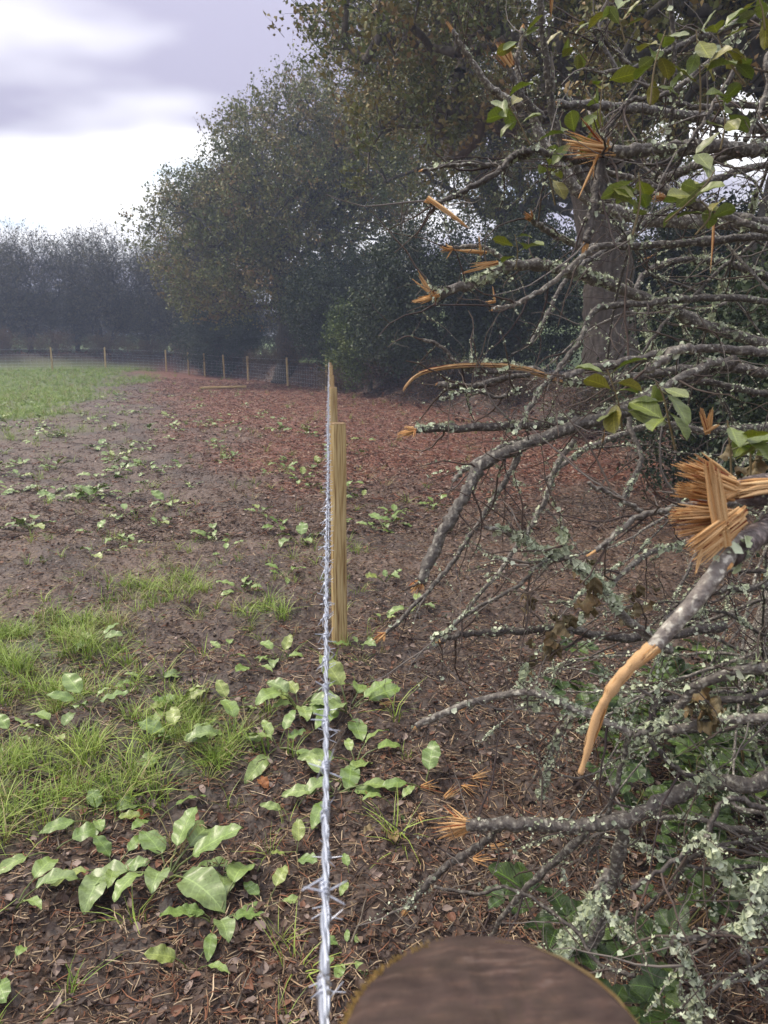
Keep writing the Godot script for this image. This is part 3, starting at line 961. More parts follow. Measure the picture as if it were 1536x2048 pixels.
func bramble(label: String, x: float, d: float, reach: Vector3, n: int, size: float, seed_: int) -> void:
	rng.seed = seed_
	var t := thing("bramble_plant", label, "bramble", on_ground(x, d, -0.01), "brambles under the hedge")
	var pts := PackedVector3Array()
	for i in 7:
		var k := i / 6.0
		pts.append(Vector3(reach.x * k, reach.y * sin(PI * 0.62 * k) * 1.1, reach.z * k) + rv() * 0.012 * (1.0 if i > 0 else 0.0))
	pts = smooth(pts, 3)
	var mb := MB.new()
	var rads := PackedFloat32Array()
	for i in pts.size():
		rads.append(lerpf(0.0032, 0.0012, float(i) / pts.size()))
	mb.tube(pts, rads, 5, Color(0.14, 0.08, 0.04).lerp(Color(0.12, 0.14, 0.05), rng.randf()))
	part("cane", mb.mesh(mat.twig), t)
	for i in n:
		var l := part("leaf", bramble_leaves[rng.randi() % 5], t)
		var p := pts[int(lerpf(2, pts.size() - 1, (i + 0.5) / n))]
		l.position = p
		l.basis = Basis(Vector3.UP, rng.randf() * TAU) * Basis(Vector3.RIGHT, rng.randf_range(-0.1, 0.65)) * Basis.from_scale(Vector3.ONE * size * rng.randf_range(0.75, 1.2))

func build_brambles() -> void:
	for i in 84:
		rng.seed = 3000 + i
		var d := rng.randf_range(1.35, 3.1)
		var x := rng.randf_range(0.52 + 0.5 * (d - 1.4), 0.75 + 0.62 * d)
		if x < 0.72 and d < 2.0 and i % 3 != 0:
			x += 0.25
		var many := rng.randi_range(6, 10)
		var size := rng.randf_range(0.045, 0.075)
		var lab := "%s %s-leaf bramble %s %s" % ["small-leaved" if size < 0.058 else "broad-leaved", ["six", "seven", "eight", "nine", "ten"][many - 6], "beside the strainer post" if x < 0.8 else ("under the hanging stem" if x < 1.15 else "by the hedge foot"), "near the bottom edge" if d < 1.75 else ("below the thick dark branch" if d < 2.3 else "behind the thick dark branch")]
		bramble(lab, x, d, Vector3(rng.randf_range(-0.3, 0.25), rng.randf_range(0.12, 0.42), rng.randf_range(-0.25, 0.3)), many, size, 3100 + i)

func build_grass() -> void:
	rng.seed = 77
	var tufts := []
	for k in 4:
		var mb := MB.new()
		for b in 13:
			var a := rng.randf() * TAU
			var o := Vector3(cos(a), 0, sin(a)) * rng.randf() * 0.035
			var h := rng.randf_range(0.05, 0.14)
			var lean := Vector3(cos(a + rng.randf_range(-1, 1)), 0, sin(a + rng.randf_range(-1, 1))) * rng.randf_range(0.3, 1.1)
			var side := lean.cross(Vector3.UP).normalized() * rng.randf_range(0.0014, 0.0028)
			var col := Color(1, 1, 1) * rng.randf_range(0.75, 1.2)
			var s := mb.v.size()
			for i in 4:
				var t := i / 3.0
				var p := o + Vector3.UP * h * (t - 0.3 * t * t * lean.length()) + lean * h * t * t
				mb.vert(p - side * (1.0 - 0.85 * t), col)
				mb.vert(p + side * (1.0 - 0.85 * t), col)
			for i in 3:
				mb.face(s + 2 * i, s + 2 * i + 2, s + 2 * i + 1)
				mb.face(s + 2 * i + 1, s + 2 * i + 2, s + 2 * i + 3)
		tufts.append(mb.mesh(mat.grass))
	var xf := [[], [], [], []]
	var cl := [PackedColorArray(), PackedColorArray(), PackedColorArray(), PackedColorArray()]
	var add := func(x: float, d: float, s: float):
		var which := rng.randi() % 4
		var b := Basis(Vector3.UP, rng.randf() * TAU) * Basis(Vector3.RIGHT, rng.randf_range(-0.3, 0.3)) * Basis.from_scale(Vector3(1.2, rng.randf_range(0.7, 1.2), 1.2) * s)
		xf[which].append(Transform3D(b, on_ground(x, d, -0.004)))
		var c := Color(0.18, 0.28, 0.04).lerp(Color(0.33, 0.42, 0.08), rng.randf())
		if rng.randf() < 0.16:
			c = Color(0.34, 0.29, 0.13)
		cl[which].append(c)
	for i in 20000:
		var d := rng.randf_range(1.4, 6.6)
		var x := rng.randf_range(-3.6, 0.3)
		var g := green(x, d) * smoothstep(-0.28, 0.25, soft.get_noise_2d(x * 5.0, d * 5.0))
		if rng.randf() < g * 0.8 + 0.012:
			add.call(x, d, rng.randf_range(0.6, 1.15))
	for i in 30000:
		var d := 7.0 + 41.0 * pow(rng.randf(), 1.3)
		var x := rng.randf_range(-0.62 * d - 1.0, 0.2 * d)
		if beyond(x, d) > 0.2:
			continue
		if rng.randf() < green(x, d) * 0.95 + 0.015:
			add.call(x, d, rng.randf_range(0.7, 1.1) * (1.0 + 0.03 * d))
	var all := thing("grass", "short green grass growing in patches over the muddy field", "grass")
	all.set_meta("kind", "stuff")
	for k in 4:
		scatter("tufts", tufts[k], xf[k], cl[k], all).set_meta("kind", "stuff")

func build_litter() -> void:
	rng.seed = 88
	# strips of straw and splinter, dead leaves, bark crumbs
	var straws := []
	for k in 3:
		var mb := MB.new()
		var pts := PackedVector3Array()
		for i in 5:
			pts.append(Vector3((i - 2) * 0.25, 0.04 * sin(i * 1.3 + k) + 0.02, 0.06 * sin(i * 0.9 + k * 2.0)))
		mb.tube(pts, PackedFloat32Array([0.012, 0.02, 0.022, 0.02, 0.008]), 4, Color(1, 1, 1))
		straws.append(mb.mesh(mat.straw))
	var leaves := []
	for k in 4:
		var mb := MB.new()
		mb.blade(Vector3(0, 0, 0.5), Vector3(0, 0.15, -1), Vector3(0.1 * k, 1, 0), 1.0, 0.26 + 0.03 * k, 0.85, [0.6, -0.9, 1.6, -0.3][k], [0.5, 0.9, 0.3, 1.2][k], 0.16, 6, Color(1, 1, 1), Color(1.15, 1.1, 1.05), k * 1.7)
		leaves.append(mb.mesh(mat.litter))
	var crumbs := []
	for k in 2:
		var mb := MB.new()
		var top := mb.vert(Vector3(0.05, 0.32, 0), Color(1, 1, 1))
		var bot := mb.vert(Vector3(0, -0.25, 0), Color(1, 1, 1))
		for j in 6:
			var a := TAU * j / 6
			mb.vert(Vector3(cos(a), rng.randf_range(-0.1, 0.15), sin(a) * 0.7) * rng.randf_range(0.35, 0.6), Color(1, 1, 1))
		for j in 6:
			mb.face(top, 2 + j, 2 + (j + 1) % 6)
			mb.face(bot, 2 + (j + 1) % 6, 2 + j)
		crumbs.append(mb.mesh(mat.litter))
	var sets := {"straw": straws, "leaf_litter": leaves, "soil_crumbs": crumbs}
	var xf := {"straw": [[], [], []], "leaf_litter": [[], [], [], []], "soil_crumbs": [[], []]}
	var cl := {"straw": [PackedColorArray(), PackedColorArray(), PackedColorArray()], "leaf_litter": [PackedColorArray(), PackedColorArray(), PackedColorArray(), PackedColorArray()], "soil_crumbs": [PackedColorArray(), PackedColorArray()]}
	var straw_cols := [Color(0.34, 0.24, 0.14), Color(0.48, 0.37, 0.24), Color(0.16, 0.1, 0.06), Color(0.09, 0.055, 0.035), Color(0.24, 0.11, 0.06), Color(0.07, 0.045, 0.035)]
	var leaf_cols := [Color(0.09, 0.056, 0.038), Color(0.07, 0.044, 0.032), Color(0.13, 0.082, 0.054), Color(0.24, 0.18, 0.145), Color(0.15, 0.07, 0.04), Color(0.05, 0.033, 0.026)]
	var red_cols := [Color(0.2, 0.085, 0.05), Color(0.26, 0.12, 0.07), Color(0.14, 0.055, 0.035), Color(0.32, 0.19, 0.12), Color(0.36, 0.27, 0.2), Color(0.1, 0.045, 0.03)]
	var put := func(kind: String, x: float, d: float, s: Vector3, c: Color, lift: float):
		var which: int = rng.randi() % sets[kind].size()
		var b := Basis(Vector3.UP, rng.randf() * TAU) * Basis(Vector3.RIGHT, rng.randf_range(-0.45, 0.45)) * Basis(Vector3.FORWARD, rng.randf_range(-0.35, 0.35)) * Basis.from_scale(s)
		xf[kind][which].append(Transform3D(b, on_ground(x, d, lift)))
		cl[kind][which].append(c * rng.randf_range(0.7, 1.25))
	for i in 125000:
		var d := 1.15 + 7.0 * pow(rng.randf(), 1.35)
		var x := rng.randf_range(-0.56 * d - 0.25, 0.72 * d + 0.3)
		var thick := 0.5 + 0.5 * smoothstep(-0.3, 0.3, soft.get_noise_2d(x * 2.2 + 5.0, d * 2.2))
		var right := smoothstep(-0.15, 0.3, x)
		if d > 4.2:
			thick *= lerpf(0.8, 0.9, right)
		if rng.randf() > thick * lerpf(0.75, 1.0, right):
			continue
		var pick := rng.randf()
		if pick < 0.66:
			var l := 0.015 + 0.1 * pow(rng.randf(), 2.2)
			put.call("straw", x, d, Vector3(l, rng.randf_range(0.04, 0.11), rng.randf_range(0.04, 0.11)), straw_cols[rng.randi() % 6], 0.004)
		elif pick < 0.84:
			put.call("leaf_litter", x, d, Vector3(1, 0.6, 1) * (0.012 + 0.034 * pow(rng.randf(), 1.6)), leaf_cols[rng.randi() % 6], 0.006)
		else:
			put.call("soil_crumbs", x, d, Vector3.ONE * rng.randf_range(0.008, 0.03), Color(0.08, 0.052, 0.037), 0.002)
	# the shredded mulch further on, and mud crumbs
	for i in 150000:
		var d := 6.5 + 34.0 * pow(rng.randf(), 1.7)
		var x := rng.randf_range(-0.5 * d, 0.62 * d)
		if beyond(x, d) > 2.8:
			continue
		var m := mulch(x, d)
		if rng.randf() > 0.16 + 0.84 * m - 0.7 * green(x, d):
			continue
		var grow := 1.0 + d * 0.03
		var cols: Array = red_cols if rng.randf() < m * 0.9 else leaf_cols
		var pick := rng.randf()
		if pick < 0.45:
			put.call("straw", x, d, Vector3(rng.randf_range(0.05, 0.16), 0.16, 0.16) * grow, (cols as Array)[rng.randi() % 6] * 1.15, 0.006)
		elif pick < 0.85:
			put.call("leaf_litter", x, d, Vector3(1, 0.5, 1) * rng.randf_range(0.02, 0.05) * grow, cols[rng.randi() % 6], 0.01)
		else:
			put.call("soil_crumbs", x, d, Vector3.ONE * rng.randf_range(0.015, 0.05), Color(0.12, 0.085, 0.065), 0.0)
	# leaves blown on to the bank
	for i in 16000:
		var d := rng.randf_range(3.0, 50.0)
		var x := rng.randf_range(-24.0, 14.0)
		var s := beyond(x, d)
		if s < -0.3 or s > 4.5:
			continue
		put.call("leaf_litter", x, d, Vector3.ONE * rng.randf_range(0.05, 0.1) * (1.0 + d * 0.025), red_cols[rng.randi() % 6] * 0.8, 0.02)
	var says := {"straw": "scattered straw, bark strips and splinters over the soil", "leaf_litter": "brown dead leaves strewn over the soil and mulch", "soil_crumbs": "loose dark crumbs of soil on the ground"}
	for kind: String in sets:
		var all := thing(kind, says[kind], "litter")
		all.set_meta("kind", "stuff")
		for k in sets[kind].size():
			scatter("pieces", sets[kind][k], xf[kind][k], cl[kind][k], all).set_meta("kind", "stuff")
	# twigs lying about
	var mb := MB.new()
	for i in 420:
		var d := 1.3 + 6.0 * pow(rng.randf(), 1.3)
		var x := rng.randf_range(-0.5 * d, 0.75 * d) if i % 3 == 0 else rng.randf_range(0.0, 0.75 * d)
		var l := rng.randf_range(0.08, 0.42)
		var a := rng.randf() * TAU
		var pts := PackedVector3Array()
		for k in 5:
			var q := Vector2(x + cos(a) * l * (k - 2) / 4.0, d + sin(a) * l * (k - 2) / 4.0)
			pts.append(on_ground(q.x, q.y, rng.randf_range(0.004, 0.02)))
		var r := rng.randf_range(0.0012, 0.004)
		mb.tube(pts, PackedFloat32Array([r, r, r * 0.9, r * 0.8, r * 0.4]), 4, [Color(0.05, 0.035, 0.03), Color(0.09, 0.06, 0.045), Color(0.16, 0.13, 0.1)][rng.randi() % 3])
	var tw := part(numbered("fallen_twigs"), mb.mesh(mat.twig), self)
	tag(tw, "thin dark fallen twigs lying over the soil", "twigs", "", "stuff")
	# a few dead leaves that stand out one by one
	var big := [["curled orange dead leaf lying below the grass strip", -0.72, 2.42, Color(0.42, 0.17, 0.08), 0.075], ["reddish dead leaf lying right of the curled orange one", -0.52, 2.4, Color(0.26, 0.12, 0.08), 0.06], ["orange dead leaf pointing at the wire under the dock clump", -0.28, 2.56, Color(0.4, 0.16, 0.06), 0.06], ["tan crumpled dead leaf right of the wire", 0.19, 2.22, Color(0.4, 0.28, 0.14), 0.075], ["pale tan dead leaf beside the crumpled one right of the wire", 0.12, 2.3, Color(0.42, 0.32, 0.18), 0.06], ["grey dead leaf in the dark soil left of the round-leaved dock", -0.52, 1.95, Color(0.2, 0.17, 0.16), 0.06], ["pink-brown dead leaf on the trodden mud left of the wire", -0.55, 5.0, Color(0.42, 0.26, 0.2), 0.08]]
	for i in big.size():
		var b: Array = big[i]
		var o := thing("dead_leaf", b[0], "dead leaf", on_ground(b[1], b[2], 0.006), "single dead leaves on the soil")
		var lm := MB.new()
		rng.seed = 70 + i
		lm.with_uv = true
		lm.blade(Vector3(0, 0, 0.5), Vector3(0, 0.2, -1), Vector3(0.2, 1, 0), 1.0, 0.3, 0.85, rng.randf_range(0.4, 1.1), 0.5, 0.28, 14, b[3], b[3] * 0.75, i * 1.1)
		var l := part("blade", lm.mesh(mat.dead), o)
		l.basis = Basis(Vector3.UP, rng.randf() * TAU) * Basis.from_scale(Vector3.ONE * b[4] * 1.1)

# ------------------------------------------------------------------ the flail-cut hedge
# stems: [points, radii]
const STEMS := {
	"A": [[1.780, -0.050, -1.750, 1.620, 0.700, -1.780, 1.420, 1.400, -1.720, 1.160, 2.100, -1.660, 1.000, 2.500, -1.620, 0.860, 3.100, -1.600, 0.800, 3.500, -1.550], [0.05, 0.045, 0.042, 0.036, 0.03, 0.02, 0.012]],
	"B": [[2.250, -0.050, -2.700, 2.200, 0.800, -2.650, 2.120, 1.600, -2.700, 2.200, 2.400, -2.600, 2.100, 3.300, -2.650], [0.055, 0.05, 0.04, 0.03, 0.016]],
	"C": [[1.320, -0.050, -1.120, 1.260, 0.500, -1.150, 1.200, 1.000, -1.120, 1.220, 1.500, -1.080, 1.300, 2.000, -1.000], [0.045, 0.042, 0.038, 0.028, 0.015]],
	"D": [[2.300, -0.050, -3.600, 2.400, 0.800, -3.550, 2.300, 1.700, -3.600, 2.450, 2.600, -3.500], [0.06, 0.05, 0.04, 0.02]],
	"E": [[1.620, -0.050, -2.150, 1.600, 0.400, -2.200, 1.680, 0.900, -2.150, 1.600, 1.500, -2.200], [0.05, 0.045, 0.035, 0.02]],
}
# shrub, broken tip, its length, lichen, twigs, radius at the tip, at the root, points from tip to root
const BRANCHES := [
	["A", "strip", 0.143, 0.25, 4, 0.0078, 0.0135, [0.583, 2.604, -2.123, 0.574, 2.548, -2.155, 0.592, 2.488, -2.185, 0.617, 2.412, -2.210, 0.636, 2.345, -2.238, 0.665, 2.275, -2.264, 0.733, 2.173, -2.280, 0.843, 2.081, -2.296, 1.002, 2.120, -1.978, 1.160, 2.100, -1.660]],
	["B", "cut", 0.038, 0.35, 8, 0.0068, 0.0298, [0.439, 2.708, -2.773, 0.498, 2.644, -2.806, 0.577, 2.569, -2.834, 0.651, 2.525, -2.871, 0.754, 2.511, -2.911, 0.813, 2.411, -2.936, 0.912, 2.294, -2.954, 1.024, 2.211, -2.979, 1.278, 2.143, -2.996, 1.719, 2.102, -2.823, 2.160, 2.000, -2.650]],
	["A", "cut", 0.017, 0.20, 2, 0.0065, 0.0088, [0.570, 2.540, -2.315, 0.564, 2.493, -2.318, 0.558, 2.449, -2.321, 0.583, 2.368, -2.314, 0.630, 2.315, -2.312]],
	["A", "fan", 0.069, 0.20, 2, 0.0086, 0.0103, [0.523, 2.442, -2.297, 0.549, 2.403, -2.303, 0.582, 2.352, -2.307, 0.644, 2.300, -2.308]],
	["A", "cut", 0.021, 0.35, 6, 0.0058, 0.0090, [0.242, 1.975, -1.803, 0.276, 1.979, -1.808, 0.335, 2.012, -1.817, 0.396, 2.042, -1.825, 0.433, 2.080, -1.838, 0.470, 2.100, -1.846, 0.531, 2.095, -1.847, 0.581, 2.085, -1.847, 0.672, 2.084, -1.847]],
	["A", "cut", 0.012, 1.20, 3, 0.0036, 0.0066, [0.230, 2.058, -1.873, 0.272, 2.069, -1.873, 0.332, 2.075, -1.870, 0.397, 2.072, -1.864, 0.451, 2.084, -1.863, 0.487, 2.101, -1.864]],
	["A", "fan", 0.129, 0.90, 8, 0.0131, 0.0151, [0.615, 2.065, -1.693, 0.671, 2.068, -1.706, 0.722, 2.076, -1.721, 0.797, 2.085, -1.735, 0.874, 2.092, -1.748, 0.951, 2.092, -1.759, 1.030, 2.094, -1.771, 1.095, 2.127, -1.716, 1.160, 2.100, -1.660]],
	["A", "cut", 0.024, 0.50, 3, 0.0093, 0.0104, [0.565, 1.869, -1.653, 0.579, 1.928, -1.665, 0.591, 1.990, -1.678, 0.605, 2.048, -1.690, 0.626, 2.067, -1.692]],
	["B", "fan", 0.034, 0.40, 8, 0.0071, 0.0122, [0.529, 1.974, -1.987, 0.567, 1.955, -2.009, 0.611, 1.938, -2.031, 0.684, 1.918, -2.051, 0.749, 1.917, -2.075, 0.899, 1.926, -2.096, 1.096, 1.941, -2.114, 1.269, 1.957, -2.134, 1.709, 1.958, -2.398, 2.150, 1.900, -2.663]],
	["B", "none", 0.000, 0.35, 6, 0.0062, 0.0117, [0.636, 2.097, -1.903, 0.698, 2.071, -1.914, 0.812, 2.048, -1.921, 0.922, 2.008, -1.924, 1.034, 1.971, -1.929, 1.148, 1.942, -1.934, 1.649, 1.951, -2.298, 2.150, 1.900, -2.663]],
	["B", "fan", 0.055, 0.30, 3, 0.0096, 0.0150, [0.923, 2.047, -2.077, 1.019, 2.024, -2.065, 1.114, 1.998, -2.052, 1.209, 1.976, -2.040, 1.679, 1.968, -2.351, 2.150, 1.900, -2.663]],
	["E", "cut", 0.011, 0.25, 5, 0.0051, 0.0084, [0.414, 1.739, -1.892, 0.474, 1.752, -1.900, 0.541, 1.787, -1.914, 0.608, 1.834, -1.929, 0.664, 1.882, -1.946, 0.700, 1.900, -1.958]],
	["E", "fan", 0.060, 1.50, 9, 0.0117, 0.0197, [0.270, 1.777, -1.962, 0.330, 1.796, -2.007, 0.413, 1.823, -2.053, 0.492, 1.863, -2.102, 0.574, 1.876, -2.144, 0.687, 1.865, -2.179, 0.804, 1.839, -2.211, 0.971, 1.785, -2.232, 1.143, 1.723, -2.251, 1.384, 1.655, -2.264, 1.492, 1.608, -2.232, 1.600, 1.500, -2.200]],
	["E", "none", 0.000, 0.50, 8, 0.0041, 0.0107, [0.428, 1.447, -1.672, 0.460, 1.488, -1.707, 0.504, 1.544, -1.745, 0.561, 1.602, -1.782, 0.621, 1.662, -1.819, 0.665, 1.733, -1.860, 0.743, 1.752, -1.887, 0.832, 1.759, -1.911, 0.975, 1.771, -1.932, 1.175, 1.762, -1.944, 1.388, 1.661, -2.072, 1.600, 1.500, -2.200]],
	["B", "fan", 0.040, 0.30, 1, 0.0053, 0.0067, [0.333, 1.904, -2.037, 0.393, 1.911, -2.034, 0.439, 1.894, -2.027, 0.485, 1.861, -2.016]],
	["E", "none", 0.000, 0.35, 5, 0.0067, 0.0109, [0.482, 1.588, -1.494, 0.539, 1.603, -1.510, 0.629, 1.619, -1.524, 0.721, 1.636, -1.538, 0.793, 1.643, -1.551, 0.877, 1.640, -1.562, 0.962, 1.631, -1.571, 1.281, 1.596, -1.885, 1.600, 1.500, -2.200]],
	["E", "none", 0.000, 2.40, 1, 0.0092, 0.0104, [0.646, 1.602, -1.485, 0.685, 1.620, -1.493, 0.721, 1.640, -1.501, 0.754, 1.642, -1.506]],
	["E", "none", 0.000, 1.00, 6, 0.0052, 0.0164, [0.339, 1.607, -1.919, 0.406, 1.604, -1.926, 0.501, 1.597, -1.931, 0.570, 1.578, -1.934, 0.626, 1.557, -1.938, 0.751, 1.561, -1.943, 0.891, 1.580, -1.950, 1.059, 1.593, -1.953, 1.202, 1.580, -1.952, 1.401, 1.570, -2.076, 1.600, 1.500, -2.200]],
	["E", "none", 0.000, 0.90, 3, 0.0045, 0.0058, [0.243, 1.665, -1.939, 0.290, 1.650, -1.932, 0.332, 1.606, -1.919, 0.390, 1.583, -1.910, 0.468, 1.589, -1.906]],
	["E", "cut", 0.004, 0.40, 3, 0.0076, 0.0063, [0.272, 1.557, -1.862, 0.323, 1.551, -1.857, 0.373, 1.551, -1.853, 0.443, 1.572, -1.852, 0.506, 1.578, -1.849]],
	["E", "none", 0.000, 0.90, 3, 0.0031, 0.0055, [0.277, 1.520, -1.802, 0.320, 1.538, -1.802, 0.369, 1.540, -1.799, 0.418, 1.526, -1.793, 0.467, 1.544, -1.793]],
	["E", "fan", 0.060, 0.90, 10, 0.0084, 0.0160, [0.202, 1.453, -1.741, 0.266, 1.455, -1.762, 0.368, 1.452, -1.780, 0.497, 1.455, -1.797, 0.580, 1.464, -1.818, 0.691, 1.477, -1.839, 0.830, 1.523, -1.864, 0.973, 1.582, -1.893, 1.080, 1.614, -1.918]],
	["E", "fan", 0.027, 0.35, 6, 0.0113, 0.0160, [0.177, 1.173, -1.424, 0.215, 1.230, -1.468, 0.253, 1.284, -1.511, 0.292, 1.330, -1.553, 0.327, 1.384, -1.596, 0.385, 1.404, -1.631, 0.463, 1.431, -1.666, 0.579, 1.464, -1.699, 0.675, 1.484, -1.730, 0.786, 1.520, -1.764]],
	["E", "none", 0.000, 0.70, 9, 0.0045, 0.0117, [0.273, 1.351, -1.610, 0.320, 1.379, -1.650, 0.398, 1.413, -1.688, 0.527, 1.443, -1.722, 0.660, 1.475, -1.756, 0.799, 1.524, -1.794, 0.917, 1.584, -1.835, 1.013, 1.614, -1.871]],
	["C", "fan", 0.037, 0.40, 8, 0.0049, 0.0078, [0.126, 0.957, -1.688, 0.229, 1.044, -1.720, 0.295, 1.112, -1.751, 0.376, 1.215, -1.788, 0.446, 1.311, -1.825, 0.491, 1.380, -1.857]],
	["C", "none", 0.000, 0.60, 8, 0.0040, 0.0089, [0.269, 0.865, -1.811, 0.352, 0.953, -1.833, 0.429, 1.036, -1.854, 0.506, 1.132, -1.878, 0.571, 1.229, -1.904, 0.609, 1.321, -1.930, 0.667, 1.399, -1.952]],
	["C", "cut", 0.021, 0.35, 8, 0.0064, 0.0130, [0.247, 0.981, -1.581, 0.298, 0.983, -1.607, 0.399, 0.978, -1.628, 0.515, 0.974, -1.648, 0.573, 0.964, -1.671, 0.670, 0.936, -1.687, 0.833, 0.925, -1.702, 1.015, 0.942, -1.722]],
	["C", "cut", 0.023, 0.25, 5, 0.0046, 0.0072, [0.484, 1.279, -1.271, 0.525, 1.304, -1.283, 0.576, 1.336, -1.297, 0.637, 1.347, -1.305, 0.699, 1.357, -1.313, 0.771, 1.350, -1.317]],
	["C", "none", 0.000, 0.30, 3, 0.0037, 0.0052, [0.476, 1.397, -1.308, 0.515, 1.380, -1.308, 0.559, 1.357, -1.307, 0.590, 1.336, -1.306]],
	["C", "none", 0.000, 2.00, 6, 0.0044, 0.0116, [0.334, 1.261, -1.534, 0.403, 1.239, -1.539, 0.462, 1.205, -1.542, 0.527, 1.181, -1.547, 0.593, 1.129, -1.545, 0.654, 1.057, -1.539, 0.705, 1.009, -1.539, 0.780, 0.959, -1.537]],
	["C", "none", 0.000, 2.00, 2, 0.0033, 0.0056, [0.506, 1.256, -1.541, 0.514, 1.222, -1.538, 0.523, 1.185, -1.534]],
	["C", "none", 0.000, 1.10, 6, 0.0034, 0.0056, [0.219, 0.995, -1.535, 0.330, 1.077, -1.540, 0.419, 1.127, -1.540, 0.463, 1.173, -1.541, 0.517, 1.187, -1.535]],
	["C", "cut", 0.017, 0.90, 9, 0.0078, 0.0092, [0.197, 0.761, -1.587, 0.271, 0.812, -1.565, 0.383, 0.859, -1.539, 0.445, 0.879, -1.510, 0.493, 0.872, -1.476, 0.572, 0.852, -1.438, 0.637, 0.832, -1.400, 0.679, 0.848, -1.372, 0.782, 0.879, -1.342, 0.896, 0.905, -1.311, 1.055, 0.920, -1.219, 1.215, 0.875, -1.127]],
	["C", "none", 0.000, 1.60, 7, 0.0074, 0.0134, [0.634, 0.843, -1.368, 0.681, 0.887, -1.336, 0.716, 0.968, -1.313, 0.757, 1.014, -1.282, 0.837, 1.046, -1.244, 1.019, 1.053, -1.182, 1.200, 1.000, -1.120]],
	["E", "fan", 0.113, 0.50, 10, 0.0135, 0.0197, [0.295, 0.593, -1.440, 0.366, 0.601, -1.429, 0.476, 0.599, -1.414, 0.563, 0.606, -1.401, 0.638, 0.621, -1.392, 0.724, 0.668, -1.389, 0.820, 0.710, -1.384, 0.953, 0.734, -1.372, 1.297, 0.722, -1.773, 1.640, 0.650, -2.175]],
	["E", "none", 0.000, 0.50, 4, 0.0144, 0.0135, [0.600, 0.232, -1.440, 0.616, 0.340, -1.435, 0.636, 0.440, -1.427, 0.644, 0.526, -1.418, 0.648, 0.605, -1.407]],
	["E", "none", 0.000, 0.50, 5, 0.0055, 0.0091, [0.366, 0.215, -1.505, 0.412, 0.338, -1.481, 0.472, 0.441, -1.452, 0.562, 0.567, -1.425]],
	["C", "cut", 0.036, 0.60, 4, 0.0084, 0.0091, [0.166, 0.337, -1.495, 0.206, 0.403, -1.484, 0.262, 0.469, -1.472, 0.329, 0.528, -1.457, 0.370, 0.585, -1.443]],
	["C", "none", 0.000, 0.40, 5, 0.0038, 0.0040, [0.211, 0.494, -1.373, 0.290, 0.515, -1.320, 0.353, 0.562, -1.275, 0.420, 0.553, -1.217, 0.462, 0.544, -1.160, 0.481, 0.531, -1.105, 0.525, 0.555, -1.055]],
	["E", "none", 0.000, 2.60, 3, 0.0069, 0.0098, [0.433, 0.454, -1.194, 0.484, 0.468, -1.244, 0.539, 0.501, -1.299, 0.590, 0.529, -1.353]],
	["C", "none", 0.000, 0.80, 5, 0.0036, 0.0065, [0.520, 0.707, -1.089, 0.576, 0.731, -1.099, 0.643, 0.769, -1.112, 0.673, 0.790, -1.123, 0.698, 0.828, -1.138, 0.739, 0.836, -1.145, 0.803, 0.814, -1.144, 1.013, 0.843, -1.138, 1.222, 0.812, -1.131]],
	["C", "none", 0.000, 2.60, 2, 0.0036, 0.0067, [0.714, 0.694, -1.072, 0.696, 0.724, -1.080, 0.666, 0.761, -1.091, 0.658, 0.798, -1.100]],
	["C", "none", 0.000, 1.80, 7, 0.0043, 0.0043, [0.601, 0.505, -0.987, 0.611, 0.571, -1.001, 0.591, 0.622, -1.014, 0.574, 0.655, -1.023, 0.634, 0.663, -1.020, 0.694, 0.680, -1.019, 0.742, 0.738, -1.029, 0.986, 0.774, -1.082, 1.230, 0.750, -1.135]],
	["C", "none", 0.000, 1.60, 3, 0.0055, 0.0064, [0.687, 0.806, -1.408, 0.728, 0.762, -1.378, 0.768, 0.745, -1.354, 0.812, 0.750, -1.334]],
	["C", "none", 0.000, 1.60, 5, 0.0033, 0.0060, [0.709, 0.590, -0.947, 0.688, 0.620, -0.968, 0.679, 0.658, -0.990, 0.696, 0.706, -1.012, 0.742, 0.772, -1.036, 0.986, 0.791, -1.086, 1.230, 0.750, -1.135]],
	["B", "none", 0.000, 0.40, 8, 0.0055, 0.0104, [0.674, 2.305, -1.947, 0.768, 2.325, -1.965, 0.840, 2.364, -1.989, 0.913, 2.402, -2.013, 1.016, 2.441, -2.034, 1.163, 2.477, -2.052, 1.675, 2.525, -2.329, 2.188, 2.512, -2.606]],
	["B", "none", 0.000, 0.50, 9, 0.0041, 0.0101, [0.706, 2.521, -2.198, 0.766, 2.475, -2.201, 0.841, 2.417, -2.199, 0.896, 2.365, -2.201, 0.959, 2.330, -2.206, 1.065, 2.315, -2.211, 1.282, 2.320, -2.214, 1.731, 2.290, -2.419, 2.180, 2.200, -2.625]],
	["B", "cut", 0.006, 0.40, 5, 0.0118, 0.0188, [0.726, 2.395, -2.477, 0.833, 2.407, -2.523, 0.965, 2.416, -2.566, 1.152, 2.417, -2.604, 1.525, 2.374, -2.619, 1.857, 2.367, -2.616, 2.190, 2.300, -2.613]],
	["A", "none", 0.000, 1.20, 8, 0.0036, 0.0076, [0.655, 2.125, -1.857, 0.694, 2.186, -1.857, 0.722, 2.217, -1.852, 0.798, 2.226, -1.838, 0.876, 2.279, -1.834, 0.965, 2.366, -1.837]],
	["A", "none", 0.000, 0.70, 6, 0.0033, 0.0055, [0.696, 2.035, -1.680, 0.753, 2.049, -1.684, 0.806, 2.097, -1.696, 0.859, 2.174, -1.714, 0.919, 2.267, -1.736]],
	["B", "none", 0.000, 0.40, 5, 0.0041, 0.0062, [0.789, 2.601, -2.210, 0.754, 2.521, -2.195, 0.759, 2.455, -2.179, 0.806, 2.374, -2.158]],
